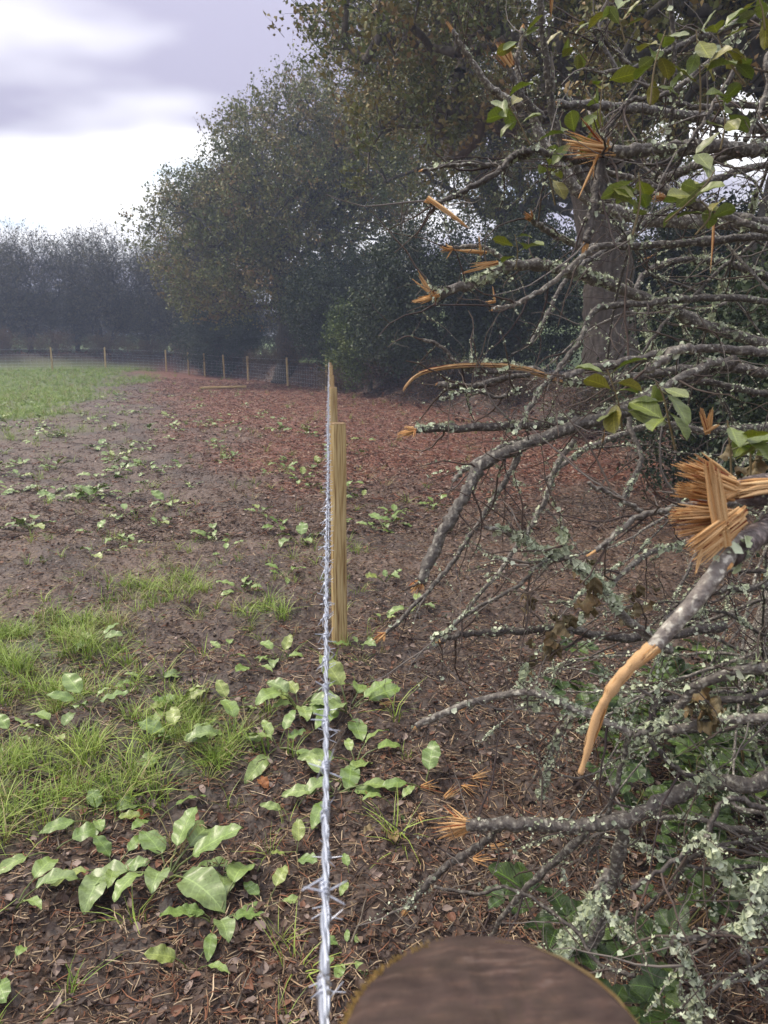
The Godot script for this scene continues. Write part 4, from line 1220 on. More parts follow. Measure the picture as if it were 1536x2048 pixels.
	["B", "none", 0.000, 0.50, 4, 0.0058, 0.0086, [0.973, 2.117, -1.781, 1.016, 2.172, -1.824, 1.067, 2.253, -1.872, 1.119, 2.361, -1.927, 1.655, 2.361, -2.270, 2.190, 2.300, -2.613]],
	["B", "none", 0.000, 0.80, 7, 0.0043, 0.0075, [0.883, 1.612, -2.086, 0.980, 1.725, -2.124, 1.056, 1.783, -2.152, 1.156, 1.871, -2.185, 1.257, 1.946, -2.215, 1.360, 2.036, -2.248, 1.760, 2.048, -2.449, 2.160, 2.000, -2.650]],
	["D", "none", 0.000, 0.50, 9, 0.0062, 0.0159, [0.713, 1.657, -2.622, 0.780, 1.746, -2.680, 0.869, 1.891, -2.750, 0.977, 1.968, -2.803, 1.107, 2.047, -2.856, 1.299, 2.166, -2.912, 1.515, 2.288, -2.967, 1.766, 2.356, -3.008, 2.080, 2.339, -3.273, 2.394, 2.263, -3.538]],
	["D", "none", 0.000, 1.60, 8, 0.0063, 0.0178, [1.022, 1.609, -2.280, 1.014, 1.718, -2.356, 1.005, 1.816, -2.430, 1.077, 1.902, -2.495, 1.236, 1.940, -2.544, 1.400, 1.929, -2.580, 1.577, 1.883, -2.608, 1.948, 1.878, -3.098, 2.319, 1.812, -3.587]],
	["D", "none", 0.000, 0.90, 9, 0.0074, 0.0185, [0.700, 1.223, -2.321, 0.854, 1.311, -2.391, 0.996, 1.354, -2.451, 1.161, 1.381, -2.507, 1.368, 1.358, -2.548, 1.629, 1.369, -2.593, 1.983, 1.396, -3.087, 2.337, 1.363, -3.581]],
	["D", "none", 0.000, 0.60, 7, 0.0055, 0.0131, [0.787, 1.226, -1.904, 0.846, 1.283, -1.971, 0.895, 1.343, -2.040, 0.885, 1.422, -2.117, 0.931, 1.491, -2.187, 1.046, 1.533, -2.247, 1.216, 1.538, -2.294, 1.450, 1.496, -2.326, 1.887, 1.515, -2.957, 2.325, 1.475, -3.587]],
	["D", "none", 0.000, 1.40, 9, 0.0052, 0.0135, [0.626, 0.942, -1.750, 0.755, 1.038, -1.824, 0.862, 1.087, -1.888, 1.001, 1.098, -1.942, 1.147, 1.097, -1.993, 1.322, 1.096, -2.042, 1.849, 1.091, -2.802, 2.375, 1.025, -3.562]],
	["D", "none", 0.000, 1.50, 7, 0.0055, 0.0123, [0.815, 0.991, -1.645, 0.909, 1.017, -1.712, 1.021, 1.020, -1.773, 1.200, 1.039, -1.832, 1.788, 1.062, -2.697, 2.375, 1.025, -3.562]],
	["C", "none", 0.000, 1.80, 3, 0.0030, 0.0047, [0.456, 0.904, -1.600, 0.445, 0.852, -1.574, 0.476, 0.813, -1.548]],
	["E", "none", 0.000, 1.80, 7, 0.0070, 0.0105, [0.731, 0.800, -1.506, 0.766, 0.845, -1.513, 0.871, 0.845, -1.505, 1.016, 0.868, -1.500, 1.338, 0.851, -1.831, 1.660, 0.775, -2.163]],
	["E", "none", 0.000, 1.10, 5, 0.0048, 0.0062, [0.487, 0.588, -1.528, 0.509, 0.723, -1.522, 0.528, 0.797, -1.503, 0.552, 0.847, -1.478]],
	["E", "none", 0.000, 1.00, 5, 0.0048, 0.0060, [0.604, 0.448, -1.488, 0.641, 0.618, -1.472, 0.652, 0.758, -1.451, 0.644, 0.823, -1.414]],
]
# leafy shoots: shrub, leaves, points from root to tip
const SHOOTS := [
	["E", 6, [0.498, 1.505, -1.217, 0.491, 1.556, -1.229, 0.474, 1.607, -1.242]],
	["E", 5, [0.564, 1.480, -1.155, 0.556, 1.520, -1.165, 0.545, 1.568, -1.176, 0.534, 1.588, -1.182]],
	["C", 5, [0.629, 1.410, -1.084, 0.627, 1.486, -1.101, 0.623, 1.532, -1.111]],
	["A", 6, [0.474, 2.105, -1.815, 0.451, 2.151, -1.826, 0.429, 2.190, -1.837, 0.412, 2.219, -1.844]],
	["E", 3, [0.473, 1.838, -1.909, 0.480, 1.881, -1.918, 0.474, 1.926, -1.929]],
	["A", 6, [0.609, 2.067, -1.693, 0.600, 2.142, -1.711, 0.609, 2.228, -1.729]],
	["A", 6, [0.542, 1.840, -1.340, 0.556, 1.900, -1.352, 0.554, 1.948, -1.363]],
	["A", 6, [0.623, 1.870, -1.392, 0.660, 1.900, -1.396, 0.697, 1.936, -1.401, 0.716, 1.964, -1.406]],
	["A", 7, [0.621, 2.098, -1.494, 0.631, 2.173, -1.510, 0.653, 2.238, -1.523]],
	["A", 7, [0.716, 2.084, -1.484, 0.717, 2.154, -1.499, 0.711, 2.238, -1.519]],
	["A", 6, [0.831, 2.153, -1.542, 0.793, 2.211, -1.558, 0.776, 2.260, -1.570]],
	["A", 3, [0.578, 2.070, -1.748, 0.561, 2.111, -1.758, 0.519, 2.119, -1.763]],
	["A", 5, [0.807, 2.041, -1.570, 0.818, 2.101, -1.583, 0.798, 2.151, -1.595]],
	["A", 4, [0.842, 2.238, -1.509, 0.838, 2.276, -1.518, 0.826, 2.313, -1.527]],
	["B", 5, [0.739, 2.379, -1.959, 0.727, 2.427, -1.970, 0.711, 2.469, -1.981]],
	["A", 5, [0.724, 2.401, -2.170, 0.684, 2.455, -2.185, 0.658, 2.508, -2.199]],
	["A", 4, [0.703, 1.855, -1.434, 0.732, 1.892, -1.440, 0.713, 1.920, -1.448]],
	["A", 3, [0.533, 2.363, -2.073, 0.508, 2.414, -2.086, 0.515, 2.439, -2.091]],
	["C", 3, [0.686, 1.432, -1.136, 0.687, 1.480, -1.146, 0.679, 1.496, -1.151]],
	["E", 2, [0.561, 1.988, -1.885, 0.544, 2.073, -1.905, 0.525, 2.085, -1.909]],
]

func fibre_colour() -> Color:
	var k := rng.randf()
	if k < 0.09:
		return Color(0.24, 0.07, 0.03)
	return Color(0.52, 0.27, 0.1).lerp(Color(0.72, 0.5, 0.26), rng.randf())

# a bundle of torn wood fibres from a to b
func bundle(mb: MB, a: Vector3, b: Vector3, w0: float, w1: float, n: int, fr: float, ragged := 0.35, flatten := 1.0) -> void:
	var t := (b - a).normalized()
	var u := t.cross(Vector3.UP if absf(t.y) < 0.9 else Vector3.RIGHT).normalized()
	var w := t.cross(u)
	var l := a.distance_to(b)
	# the wood tears into a few tongues of different length
	var tongues := []
	for i in 6:
		tongues.append([rng.randf() * TAU, rng.randf_range(0.25, 0.95), rng.randf_range(0.0, 1.0), in_ball()])
	for i in n:
		var tg: Array = tongues[i % 6]
		var g: float = tg[0] + rng.randf_range(-0.45, 0.45)
		var q: float = clampf(tg[1] + rng.randf_range(-0.3, 0.3), 0.0, 1.0)
		var o := u * cos(g) * q * flatten + w * sin(g) * q
		var p0 := a + o * w0 - t * l * 0.12
		var e: Vector3 = a + t * l * (1.0 - ragged * clampf(tg[2] * 0.75 + rng.randf() * 0.4, 0.0, 1.0)) + o * w1 + (in_ball() * 0.25 + tg[3] * 0.3) * w1
		var m := p0.lerp(e, 0.55) + in_ball() * l * 0.025
		var r := fr * (0.55 + 1.5 * pow(rng.randf(), 2.0))
		mb.tube(PackedVector3Array([p0, m, e]), PackedFloat32Array([r, r * 0.9, r * 0.18]), 4, fibre_colour())

func lichen_on(mb: MB, pts: PackedVector3Array, rad: PackedFloat32Array, density: float, flake := 0.0048) -> void:
	var tone := rng.randf()
	for i in pts.size() - 1:
		var l := pts[i].distance_to(pts[i + 1])
		var t := (pts[i + 1] - pts[i]).normalized()
		var patch := smoothstep(0.0, 0.3, soft.get_noise_3d(pts[i].x * 11.0, pts[i].y * 11.0, pts[i].z * 11.0) + 0.04 * density - 0.03)
		var n := int(l * density * 850.0 * (0.04 + patch) * minf(1.0, rad[i] / 0.006 + 0.25) + rng.randf())
		for k in n:
			var p := pts[i].lerp(pts[i + 1], rng.randf())
			var out := (in_ball() - t * 0.0 + Vector3(0, 0.25, 0))
			out = (out - t * out.dot(t)).normalized()
			p += out * rad[i] * 0.95
			var s := flake * (0.35 + 1.3 * pow(rng.randf(), 1.5)) * (0.8 + 0.4 * minf(density, 2.0))
			var nrm := (out + in_ball() * 0.9).normalized()
			var u := nrm.cross(rv()).normalized()
			var w := nrm.cross(u)
			var col := Color(0.42, 0.48, 0.34).lerp(Color(0.6, 0.64, 0.48), rng.randf())
			col = col.lerp(Color(0.42, 0.47, 0.2), 0.55 * tone * rng.randf())
			if rng.randf() < 0.15:
				col *= 0.55
			var c0 := mb.vert(p + nrm * s * 0.2, col)
			for j in 6:
				var a := TAU * j / 6
				mb.vert(p + (u * cos(a) + w * sin(a)) * s * rng.randf_range(0.45, 1.2) + nrm * s * rng.randf_range(0.1, 0.85), col * rng.randf_range(0.85, 1.15))
			for j in 6:
				if rng.randf() < 0.88:
					mb.face(c0, c0 + 1 + (j + 1) % 6, c0 + 1 + j)
			# a hair of shrubby lichen now and then
			if rng.randf() < 0.16:
				for q in 4:
					var e := p + (nrm + in_ball() * 0.8).normalized() * s * rng.randf_range(1.0, 2.4)
					mb.seg(p, e, s * 0.1, s * 0.03, 3, col)

func twigs_on(mb: MB, li: MB, pts: PackedVector3Array, rad: PackedFloat32Array, count: int, reach: float, lich: float, level := 0) -> void:
	for k in count:
		var i := rng.randi_range(0, pts.size() - 2)
		var t := (pts[i] - pts[i + 1]).normalized()
		var dir := (in_ball() * 1.1 + t * 0.7 + Vector3(0, -0.08, 0)).normalized()
		var l := reach * rng.randf_range(0.35, 1.2)
		var p := pts[i]
		var path := PackedVector3Array([p])
		var m := 6
		for s in m:
			dir = (dir + in_ball() * 0.42).normalized()
			p += dir * l / m
			path.append(p)
		var r := minf(rad[i] * 0.6, rng.randf_range(0.0014, 0.0036) * (1.0 if level == 0 else 0.6))
		var rr := PackedFloat32Array()
		for s in m + 1:
			rr.append(r * (1.0 - 0.65 * s / m))
		var tone: Color = [Color(0.06, 0.045, 0.04), Color(0.1, 0.075, 0.06), Color(0.17, 0.15, 0.13), Color(0.08, 0.055, 0.045)][rng.randi() % 4]
		mb.tube(path, rr, 5 if r > 0.002 else 4, tone)
		if rng.randf() < 0.6:
			lichen_on(li, path, rr, lich * 0.55, 0.0034)
		if level == 0:
			twigs_on(mb, li, path, rr, rng.randi_range(2, 4), l * 0.5, lich, 1)

var hedge_leaves := []

func make_branch(shrub: Node3D, ctl: PackedVector3Array, r0: float, r1: float, tip: String, tip_len: float, lich: float, twigs: int, dens := 1.0) -> void:
	var pts := smooth(ctl, 6)
	var n := pts.size()
	for i in range(1, n - 1):
		pts[i] += in_ball() * (0.003 + 0.12 * r1)
	var rad := PackedFloat32Array()
	for i in n:
		rad.append(lerpf(r0, r1, float(i) / (n - 1)))
	var mb := MB.new()
	var dark := rng.randf()
	var col := Color(0.26, 0.235, 0.215).lerp(Color(0.72, 0.69, 0.63), dark * dark)
	for i in n:
		if rng.randf() < 0.1:
			rad[i] *= rng.randf_range(1.12, 1.35)
	mb.tube(pts, rad, 10 if r1 > 0.006 else 7, col, 0.1, rng)
	var b := part("branch", mb.mesh(mat.bark), shrub)
	var lm := MB.new()
	lichen_on(lm, pts, rad, lich * dens)
	if twigs > 0:
		var tm := MB.new()
		twigs_on(tm, lm, pts, rad, int(twigs * 1.7), 0.24, lich)
		part("twigs", tm.mesh(mat.twig), b, "stuff")
	if lm.v.size():
		part("lichen", lm.mesh(mat.lichen), b, "stuff")
	if tip != "none":
		var sm := MB.new()
		var dir := (pts[0] - pts[2]).normalized()
		if tip == "fan":
			bundle(sm, pts[0], pts[0] + dir * tip_len, r0 * 0.85, r0 * 0.85 + tip_len * 0.2, 40, maxf(0.0009, r0 * 0.09), 0.75)
			bundle(sm, pts[0], pts[0] + (dir + in_ball() * 0.25) * tip_len * 1.05, r0 * 0.7, r0 * 0.9, 5, maxf(0.0014, r0 * 0.22), 0.7)
			for k in 3:
				var bent := (dir + in_ball() * 1.1).normalized()
				bundle(sm, pts[0], pts[0] + bent * tip_len * rng.randf_range(0.5, 0.9), r0 * 0.5, r0 * 0.4, 6, maxf(0.0011, r0 * 0.12), 0.5)
		elif tip == "cut":
			bundle(sm, pts[1], pts[0] + dir * tip_len, r0 * 0.82, r0 * 0.6, 22, maxf(0.0012, r0 * 0.2), 0.45)
		else:
			var e := pts[0].lerp(pts[1], 0.0)
			bundle(sm, e + Vector3(0.012, 0, 0.01), pts[10] + Vector3(0.02, 0, 0.012), r0 * 0.8, r0 * 0.3, 22, 0.0016, 0.3)
		part("splintered_end", sm.mesh(mat.splinter), b)

func build_hedge() -> void:
	var shrubs := {}
	var words := {"A": "smashed shrub with pale lichen limb entering at the top right", "B": "smashed shrub behind with long bare horizontal branches at the upper right", "C": "nearest smashed shrub with the large orange splintered break at the right edge", "D": "smashed shrub furthest back, dark stems behind the others", "E": "smashed shrub with crusted lichen branches reaching left over the field"}
	rng.seed = 11
	for k: String in STEMS:
		var base := unflatten(STEMS[k][0])
		var t := thing("hedge_shrub", words[k], "shrub", Vector3.ZERO, "flail-cut hedge shrubs")
		shrubs[k] = t
		var pts := smooth(base, 6)
		var rad := PackedFloat32Array()
		var rr: Array = STEMS[k][1]
		for i in pts.size():
			var f := float(i) / (pts.size() - 1) * (rr.size() - 1)
			rad.append(lerpf(rr[int(f)], rr[mini(int(f) + 1, rr.size() - 1)], fposmod(f, 1.0)))
		var mb := MB.new()
		mb.tube(pts, rad, 14, Color(0.7, 0.66, 0.6), 0.05, rng)
		var st := part("stem", mb.mesh(mat.bark), t)
		var lm := MB.new()
		var tm := MB.new()
		lichen_on(lm, pts, rad, 0.8)
		twigs_on(tm, lm, pts, rad, 16, 0.4, 0.8)
		part("twigs", tm.mesh(mat.twig), st, "stuff")
		part("lichen", lm.mesh(mat.lichen), st, "stuff")
	# leaves
	for k in 6:
		var lm := MB.new()
		lm.with_uv = true
		var g: Color = [Color(0.24, 0.31, 0.07), Color(0.3, 0.37, 0.09), Color(0.36, 0.38, 0.08), Color(0.27, 0.34, 0.1), Color(0.4, 0.36, 0.09), Color(0.32, 0.37, 0.15)][k]
		lm.tube(PackedVector3Array([Vector3.ZERO, Vector3(0, 0.02, -0.2)]), PackedFloat32Array([0.018, 0.014]), 4, Color(0.2, 0.2, 0.06))
		lm.blade(Vector3(0, 0.02, -0.2), Vector3(0, 0.05, -1), Vector3(0.1, 1, 0), 1.0, rng.randf_range(0.24, 0.33), 1.25, rng.randf_range(-0.2, 0.8), rng.randf_range(0.1, 0.5), 0.07, 10, g, g * 1.15, k)
		hedge_leaves.append(lm.mesh(mat.leaf))
	for i in BRANCHES.size():
		var b: Array = BRANCHES[i]
		rng.seed = 1000 + i
		make_branch(shrubs[b[0]], unflatten(b[7]), b[5], b[6], b[1], b[2], b[3], b[4])
	for i in SHOOTS.size():
		var s: Array = SHOOTS[i]
		rng.seed = 1500 + i
		var pts := smooth(unflatten(s[2]), 4)
		var rad := PackedFloat32Array()
		for k in pts.size():
			rad.append(lerpf(0.0022, 0.001, float(k) / pts.size()))
		var mb := MB.new()
		mb.tube(pts, rad, 5, Color(0.13, 0.1, 0.05))
		var sh := part("leafy_shoot", mb.mesh(mat.twig), shrubs[s[0]])
		for k in int(s[1]) + 2:
			var l := part("leaf", hedge_leaves[rng.randi() % 6], sh)
			l.position = pts[int(lerpf(pts.size() * 0.3, pts.size() - 1, (k + 0.5) / (s[1] + 2.0)))]
			l.basis = Basis(Vector3.UP, rng.randf() * TAU) * Basis(Vector3.RIGHT, rng.randf_range(-0.9, 0.8)) * Basis(Vector3.BACK, rng.randf_range(-0.9, 0.9)) * Basis.from_scale(Vector3.ONE * rng.randf_range(0.042, 0.068))
	# brushwood: more thin broken branches from the stems into the tangle
	var keys := ["C", "E", "E", "D", "C", "B", "A", "D"]
	for i in 52:
		rng.seed = 2000 + i
		var key: String = keys[i % 8]
		var stem := smooth(unflatten(STEMS[key][0]), 6)
		var from := stem[rng.randi_range(3, stem.size() - 6)]
		var high := key == "A" or key == "B" or (key == "D" and i % 3 == 0)
		if not high:
			from = stem[rng.randi_range(2, 12)]
		var to := Vector3(rng.randf_range(0.5, 1.3), rng.randf_range(0.08, 1.0), -rng.randf_range(1.45, 2.9))
		if high:
			to = Vector3(rng.randf_range(0.75, 1.6), rng.randf_range(1.2, 2.6), -rng.randf_range(1.8, 3.2))
		if key == "C":
			to = Vector3(rng.randf_range(0.55, 1.0), rng.randf_range(0.1, 0.8), -rng.randf_range(1.25, 1.9))
		var ctl := PackedVector3Array()
		for k in 6:
			var f := k / 5.0
			ctl.append(to.lerp(from, f) + Vector3(0, 0.12 * sin(PI * f), 0) + (in_ball() * 0.07 if k < 5 else Vector3.ZERO))
		make_branch(shrubs[key], ctl, rng.randf_range(0.0016, 0.004), rng.randf_range(0.005, 0.011), "none" if i % 5 else "cut", 0.02, rng.randf_range(0.1, 1.3), 7)
	build_hero(shrubs["C"])
	# withered leaves hanging in the tangle
	rng.seed = 2500
	var dry := []
	for k in 3:
		var lm := MB.new()
		lm.with_uv = true
		lm.blade(Vector3.ZERO, Vector3(0, -1, 0.1), Vector3(0, 0.1, 1), 1.0, 0.36, 0.8, [1.5, 2.4, -1.9][k], 1.1, 0.35, 14, [Color(0.2, 0.15, 0.08), Color(0.27, 0.18, 0.09), Color(0.16, 0.13, 0.07)][k], Color(0.25, 0.2, 0.12), k * 2.0)
		dry.append(lm.mesh(mat.dead))
	var spots := [Vector3(0.579, 1.144, -1.542), Vector3(0.596, 1.100, -1.531), Vector3(0.517, 1.003, -1.618), Vector3(0.493, 0.950, -1.608), Vector3(0.574, 1.152, -1.595), Vector3(0.738, 0.949, -1.333), Vector3(0.745, 1.079, -1.618), Vector3(0.506, 0.883, -1.643), Vector3(0.748, 0.939, -1.330), Vector3(0.715, 1.448, -1.189), Vector3(0.707, 1.481, -1.197), Vector3(0.788, 0.919, -1.322), Vector3(0.526, 1.038, -1.574), Vector3(0.706, 1.072, -1.568), Vector3(0.498, 1.047, -1.732)]
	for p: Vector3 in spots:
		for k in 3:
			var sh := part("withered_leaf", dry[rng.randi() % 3], shrubs["C"])
			sh.position = p + in_ball() * 0.035
			sh.basis = Basis(Vector3.UP, rng.randf() * TAU) * Basis(Vector3.RIGHT, rng.randf_range(-0.5, 0.5)) * Basis.from_scale(Vector3.ONE * rng.randf_range(0.028, 0.05))

func build_hero(shrub: Node3D) -> void:
	rng.seed = 4000
	# the torn log at the right edge
	var log_ := smooth(unflatten([1.215, 1.375, -1.09, 0.95, 1.42, -1.085, 0.716, 1.434, -1.052, 0.644, 1.439, -1.017, 0.585, 1.444, -0.975]), 6)
	var mb := MB.new()
	var rad := PackedFloat32Array()
	for i in log_.size():
		rad.append(lerpf(0.036, 0.02, float(i) / log_.size()))
	mb.tube(log_, rad, 14, Color(0.34, 0.27, 0.27), 0.05, rng)
	var lower := smooth(unflatten([0.85, 1.4, -1.08, 0.716, 1.402, -1.048, 0.631, 1.39, -0.985, 0.565, 1.382, -0.928, 0.528, 1.372, -0.905]), 5)
	mb.tube(lower, flat(0.0165, lower.size()), 12, Color(0.36, 0.29, 0.29), 0.06, rng)
	var b := part("branch", mb.mesh(mat.bark), shrub)
	b.set_meta("label", "thick dark limb torn open into orange splinters")
	var lm := MB.new()
	lichen_on(lm, log_, rad, 0.9, 0.006)
	lichen_on(lm, lower, flat(0.0165, lower.size()), 1.0, 0.006)
	part("lichen", lm.mesh(mat.lichen), b, "stuff")
	# pieces of torn wood: from, to, half width, fibres
	var pieces := [
		[0.537, 1.450, -0.945, 0.462, 1.470, -0.925, 0.022, 0.032, 130, 0.0016, 0.22],
		[0.530, 1.440, -0.944, 0.465, 1.455, -0.921, 0.016, 0.024, 70, 0.0015, 0.25],
		[0.523, 1.419, -0.919, 0.440, 1.420, -0.895, 0.014, 0.022, 100, 0.0014, 0.2],
		[0.506, 1.401, -0.891, 0.483, 1.506, -0.900, 0.0085, 0.0075, 60, 0.0018, 0.14],
		[0.512, 1.401, -0.890, 0.491, 1.499, -0.898, 0.006, 0.006, 30, 0.0018, 0.2],
		[0.531, 1.421, -0.898, 0.461, 1.380, -0.874, 0.016, 0.026, 120, 0.0015, 0.25],
		[0.540, 1.426, -0.909, 0.498, 1.414, -0.879, 0.014, 0.012, 30, 0.0015, 0.3],
		[0.482, 1.396, -0.886, 0.466, 1.353, -0.872, 0.004, 0.0015, 10, 0.0012, 0.3],
		[0.521, 1.369, -0.893, 0.510, 1.359, -0.881, 0.012, 0.012, 40, 0.0016, 0.6],
		[0.620, 1.447, -0.980, 0.530, 1.452, -0.931, 0.016, 0.014, 70, 0.002, 0.2],
	]
	for p in pieces:
		var sm := MB.new()
		bundle(sm, Vector3(p[0], p[1], p[2]), Vector3(p[3], p[4], p[5]), p[6], p[7], p[8], p[9], p[10], 0.5)
		part("splinter", sm.mesh(mat.splinter), b)
	# the snapped stem that hangs from the break, bark above and bare wood below
	var stem := smooth(unflatten([0.544, 1.389, -0.921, 0.521, 1.371, -0.898, 0.498, 1.348, -0.885, 0.463, 1.315, -0.869, 0.433, 1.283, -0.865, 0.410, 1.258, -0.861]), 6)
	var hb := MB.new()
	var hr := PackedFloat32Array()
	for i in stem.size():
		hr.append(lerpf(0.0125, 0.0095, float(i) / stem.size()))
	hb.tube(stem, hr, 14, Color(0.85, 0.8, 0.74), 0.05, rng)
	var h := part("hanging_stem", hb.mesh(mat.bark), shrub)
	h.set_meta("label", "snapped stem hanging down, grey bark above and peeled pale wood below")
	var hl := MB.new()
	lichen_on(hl, stem, hr, 0.12, 0.005)
	part("lichen", hl.mesh(mat.lichen), h, "stuff")
	var peel := smooth(unflatten([0.413, 1.262, -0.861, 0.390, 1.243, -0.859, 0.370, 1.224, -0.856, 0.354, 1.201, -0.852, 0.340, 1.177, -0.848, 0.327, 1.132, -0.839, 0.317, 1.102, -0.833]), 6)
	var pm := MB.new()
	var pr := PackedFloat32Array()
	for i in peel.size():
		var f := float(i) / (peel.size() - 1)
		pr.append(lerpf(0.0092, 0.0035, f) * (1.0 + 0.12 * sin(f * 19.0) + 0.08 * sin(f * 47.0)))
	pm.tube(peel, pr, 12, Color(0.6, 0.39, 0.2), 0.12, rng)
	bundle(pm, peel[0], peel[5], 0.0094, 0.0088, 30, 0.0011, 0.7)
	for k in 14:
		var at_ := rng.randi_range(3, peel.size() - 4)
		var off := in_ball() * pr[at_] * 1.05
		pm.tube(PackedVector3Array([peel[at_ - 3] + off, peel[at_] + off * 1.15, peel[at_ + 3] + off * 1.5]), PackedFloat32Array([0.0012, 0.0011, 0.0003]), 4, fibre_colour())
	bundle(pm, peel[0], peel[8], 0.0088, 0.0075, 46, 0.0016, 0.5)
	bundle(pm, peel[6], peel[20], 0.0066, 0.0058, 36, 0.0014, 0.5)
	bundle(pm, peel[18], peel[peel.size() - 1], 0.0055, 0.0026, 26, 0.0012, 0.4)
	part("peeled_wood", pm.mesh(mat.splinter), h)

# smaller torn slivers on other branches: shrub number, from, to, half widths, fibres, fibre radius
const SLIVERS := [
	[0, 0.582, 2.041, -1.669, 0.535, 1.944, -1.651, 0.0025, 0.0015, 7, 0.0015],
	[0, 0.577, 2.036, -1.668, 0.575, 1.996, -1.660, 0.002, 0.001, 5, 0.0012],
	[0, 0.792, 1.900, -1.540, 0.784, 1.792, -1.517, 0.003, 0.002, 9, 0.0013],
	[2, 0.616, 1.510, -1.158, 0.596, 1.550, -1.148, 0.006, 0.005, 22, 0.0015],
	[2, 0.618, 1.512, -1.159, 0.617, 1.552, -1.147, 0.005, 0.004, 18, 0.0015],
	[2, 0.615, 1.510, -1.158, 0.634, 1.522, -1.149, 0.004, 0.003, 12, 0.0014],
	[4, 0.402, 1.887, -1.977, 0.312, 1.891, -1.964, 0.005, 0.003, 14, 0.0016],
	[4, 0.398, 1.886, -1.977, 0.388, 1.934, -1.968, 0.004, 0.003, 10, 0.0016],
	[4, 0.431, 1.858, -1.968, 0.335, 1.829, -1.948, 0.005, 0.004, 12, 0.0014],
	[4, 0.434, 1.861, -1.969, 0.359, 1.851, -1.951, 0.004, 0.005, 10, 0.0014],
	[4, 0.421, 1.759, -1.906, 0.391, 1.756, -1.897, 0.003, 0.004, 8, 0.0013],
	[4, 0.421, 1.764, -1.907, 0.414, 1.800, -1.905, 0.003, 0.002, 7, 0.0013],
	[0, 0.243, 1.974, -1.792, 0.329, 1.904, -1.739, 0.004, 0.003, 12, 0.0016],
	[4, 0.266, 1.778, -1.942, 0.225, 1.836, -1.937, 0.004, 0.005, 14, 0.0015],
	[4, 0.264, 1.780, -1.943, 0.208, 1.821, -1.935, 0.003, 0.003, 8, 0.0013],
	[4, 0.277, 1.775, -1.941, 0.207, 1.757, -1.921, 0.006, 0.009, 16, 0.0014],
	[0, 0.526, 2.434, -2.274, 0.483, 2.487, -2.269, 0.006, 0.008, 18, 0.0018],
	[0, 0.532, 2.437, -2.274, 0.511, 2.484, -2.266, 0.005, 0.006, 14, 0.0018],
	[2, 0.532, 1.449, -0.930, 0.571, 1.456, -0.944, 0.006, 0.005, 30, 0.0014],
]

func build_slivers() -> void:
	for i in SLIVERS.size():
		var s: Array = SLIVERS[i]
		rng.seed = 4300 + i
		var mb := MB.new()
		bundle(mb, Vector3(s[1], s[2], s[3]), Vector3(s[4], s[5], s[6]), s[7], s[8], s[9], s[10], 0.35, 0.5)
		part("splinter", mb.mesh(mat.splinter), get_node("hedge_shrub" if s[0] == 0 else "hedge_shrub_%03d" % s[0]))

# where several of a group still share a label, count them from the left
func tell_apart() -> void:
	var same := {}
	for o in get_children():
		if o is Node3D and o.has_meta("label"):
			same.get_or_add(o.get_meta("label"), []).append(o)
	var count := ["first", "second", "third", "fourth", "fifth", "sixth", "seventh", "eighth", "ninth", "tenth", "eleventh", "twelfth"]
	for l: String in same:
		var all: Array = same[l]
		if all.size() < 2 or all.size() > 12:
			continue
		var where := func(o: Node3D) -> float:
			var p := o.position
			if o is MeshInstance3D:
				p = o.mesh.get_aabb().get_center()
			return p.x / maxf(0.5, -p.z)
		all.sort_custom(func(a, b): return where.call(a) < where.call(b))
		for i in all.size():
			all[i].set_meta("label", "%s, %s from left" % [l, count[i]])

func build_strip(shrub: Node3D) -> void:
	# long strip torn off along a branch, arched over the mulch
	rng.seed = 4100
	var arc := smooth(unflatten([0.184, 1.539, -1.864, 0.204, 1.563, -1.878, 0.238, 1.584, -1.891, 0.310, 1.598, -1.899, 0.404, 1.601, -1.913, 0.500, 1.594, -1.925, 0.565, 1.573, -1.916, 0.620, 1.556, -1.918]), 6)
	var sm := MB.new()
	for k in 46:
		var off := in_ball() * 0.008
		var s := rng.randi_range(0, 12)
		var e := rng.randi_range(arc.size() - 16, arc.size() - 1)
		var pts := PackedVector3Array()
		var rr := PackedFloat32Array()
		for i in range(s, e + 1, 3):
			pts.append(arc[i] + off * (0.5 + 0.5 * i / arc.size()) + in_ball() * 0.0008)
			rr.append(0.0014)
		rr[0] = 0.0004
		sm.tube(pts, rr, 4, fibre_colour() * Color(0.8, 0.85, 0.95))
	part("torn_strip", sm.mesh(mat.splinter), shrub)

func build_loose_splinters() -> void:
	rng.seed = 4200
	var spots := [[0.42, 2.44, 0.1, -0.4], [0.34, 2.5, 0.09, 0.3], [0.5, 2.52, 0.08, 0.9], [0.52, 2.1, 0.08, -0.2], [0.3, 2.3, 0.06, 1.2], [0.15, 3.3, 0.12, 0.5], [0.22, 3.1, 0.1, 0.2], [0.45, 2.05, 0.06, 0.5], [0.55, 2.55, 0.1, 0.1]]
	for i in spots.size():
		var s: Array = spots[i]
		var mb := MB.new()
		var a := on_ground(s[0], s[1], 0.012)
		var e := a + Vector3(cos(s[3]) * s[2], rng.randf_range(0.0, 0.03), sin(s[3]) * s[2])
		bundle(mb, a, e, 0.008, 0.035, 7, 0.0016, 0.75)
		bundle(mb, a, e + in_ball() * 0.04, 0.012, 0.03, 6, 0.0011, 0.7)
		var o := part(numbered("wood_splinter"), mb.mesh(mat.splinter), self)
		tag(o, "torn orange wood splinters lying on the litter under the hedge", "splinters", "torn splinters on the ground")

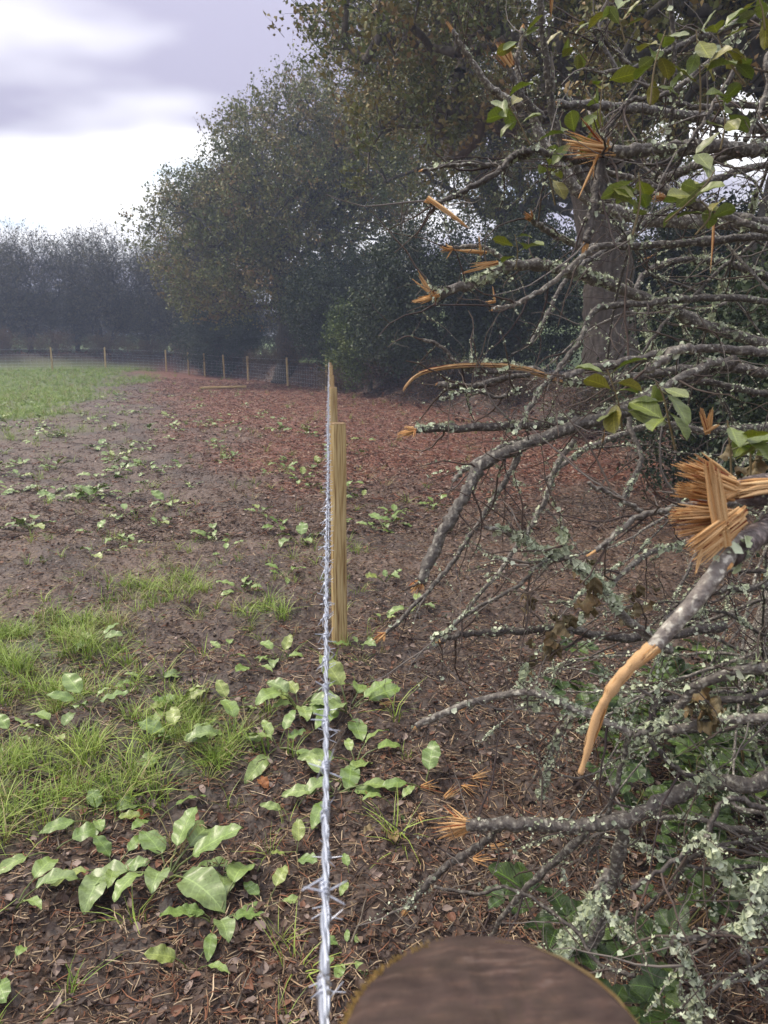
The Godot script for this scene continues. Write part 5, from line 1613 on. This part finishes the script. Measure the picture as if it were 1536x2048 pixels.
# ------------------------------------------------------------------ sky
func sky_texture() -> ImageTexture:
	var w := 1024
	var h := 512
	var n := FastNoiseLite.new()
	n.seed = 211
	n.frequency = 0.55
	n.fractal_octaves = 5
	var im := Image.create(w, h, false, Image.FORMAT_RGBF)
	for y in h:
		var el := (0.5 - (y + 0.5) / h) * PI
		var up := sin(el)
		for x in w:
			var az := (x + 0.5) / w * TAU
			var c := Color(0.3, 0.28, 0.27)
			if up > -0.02:
				var k := cos(el) / (maxf(up, 0.0) + 0.16)
				var px := sin(az) * k
				var pz := -cos(az) * k
				var q := n.get_noise_2d(px * 0.8 + 2.3, pz * 1.5 + 0.4)
				var q2 := n.get_noise_2d(px * 2.0 + 40.0, pz * 3.4)
				var light := clampf(0.52 + q * 1.5 + q2 * 0.35, 0.0, 1.0)
				c = Color(0.3, 0.29, 0.38).lerp(Color(0.9, 0.9, 0.92), light)
				# thin places show blue
				var thin := smoothstep(0.36, 0.6, n.get_noise_2d(px * 1.3 - 17.0, pz * 2.6 + 8.0))
				c = c.lerp(Color(0.42, 0.6, 0.8), thin * 0.6)
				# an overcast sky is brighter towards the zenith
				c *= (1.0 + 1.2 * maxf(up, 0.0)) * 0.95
			im.set_pixel(x, y, c)
	return ImageTexture.create_from_image(im)

func _ready() -> void:
	# camera
	var cam := Camera3D.new()
	cam.name = "camera"
	add_child(cam)
	cam.position = Vector3(0, 1.64, 0)
	cam.rotation_degrees = Vector3(-12.5, -4.2, 0)
	cam.fov = 70.0
	cam.near = 0.05
	cam.far = 600.0
	var lens := CameraAttributesPhysical.new()
	lens.frustum_focal_length = 17.1378
	lens.frustum_focus_distance = 2.8
	lens.exposure_aperture = 6.0
	lens.frustum_near = 0.05
	lens.frustum_far = 600.0
	cam.attributes = lens
	cam.current = true
	# sky, haze, exposure
	var env := Environment.new()
	env.background_mode = Environment.BG_SKY
	var sky := Sky.new()
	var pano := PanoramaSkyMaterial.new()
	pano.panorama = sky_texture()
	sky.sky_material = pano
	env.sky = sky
	env.background_energy_multiplier = 0.73
	env.tonemap_mode = Environment.TONE_MAPPER_LINEAR
	env.tonemap_exposure = 2.2
	env.fog_enabled = true
	env.fog_mode = Environment.FOG_MODE_EXPONENTIAL
	env.fog_density = 0.0027
	env.fog_light_color = Color(0.82, 0.88, 1.0)
	env.sdfgi_enabled = true
	env.ssao_enabled = true
	env.ssil_enabled = true
	var we := WorldEnvironment.new()
	we.name = "world_environment"
	we.environment = env
	add_child(we)
	# the sun behind cloud, high in front and to the left
	var sun := DirectionalLight3D.new()
	sun.name = "sun"
	sun.light_energy = 0.5
	sun.light_color = Color(1.0, 0.95, 0.88)
	sun.light_angular_distance = 12.0
	sun.shadow_enabled = true
	add_child(sun)
	sun.look_at_from_position(Vector3(-6, 9, -3), Vector3.ZERO)
	soft.seed = 3
	soft.frequency = 0.6
	soft.fractal_octaves = 3
	fine.seed = 9
	fine.frequency = 0.7
	fine.fractal_octaves = 3
	build_materials()
	build_ground()
	print("ground ", Time.get_ticks_msec())
	build_fence()
	print("fence ", Time.get_ticks_msec())
	build_trees()
	print("trees ", Time.get_ticks_msec())
	build_hedge()
	build_strip(get_node("hedge_shrub_004"))
	print("hedge ", Time.get_ticks_msec())
	build_leaf_kinds()
	build_docks()
	build_brambles()
	build_grass()
	build_litter()
	build_loose_splinters()
	build_slivers()
	tell_apart()
	print("done ", Time.get_ticks_msec(), " fov ", cam.fov)
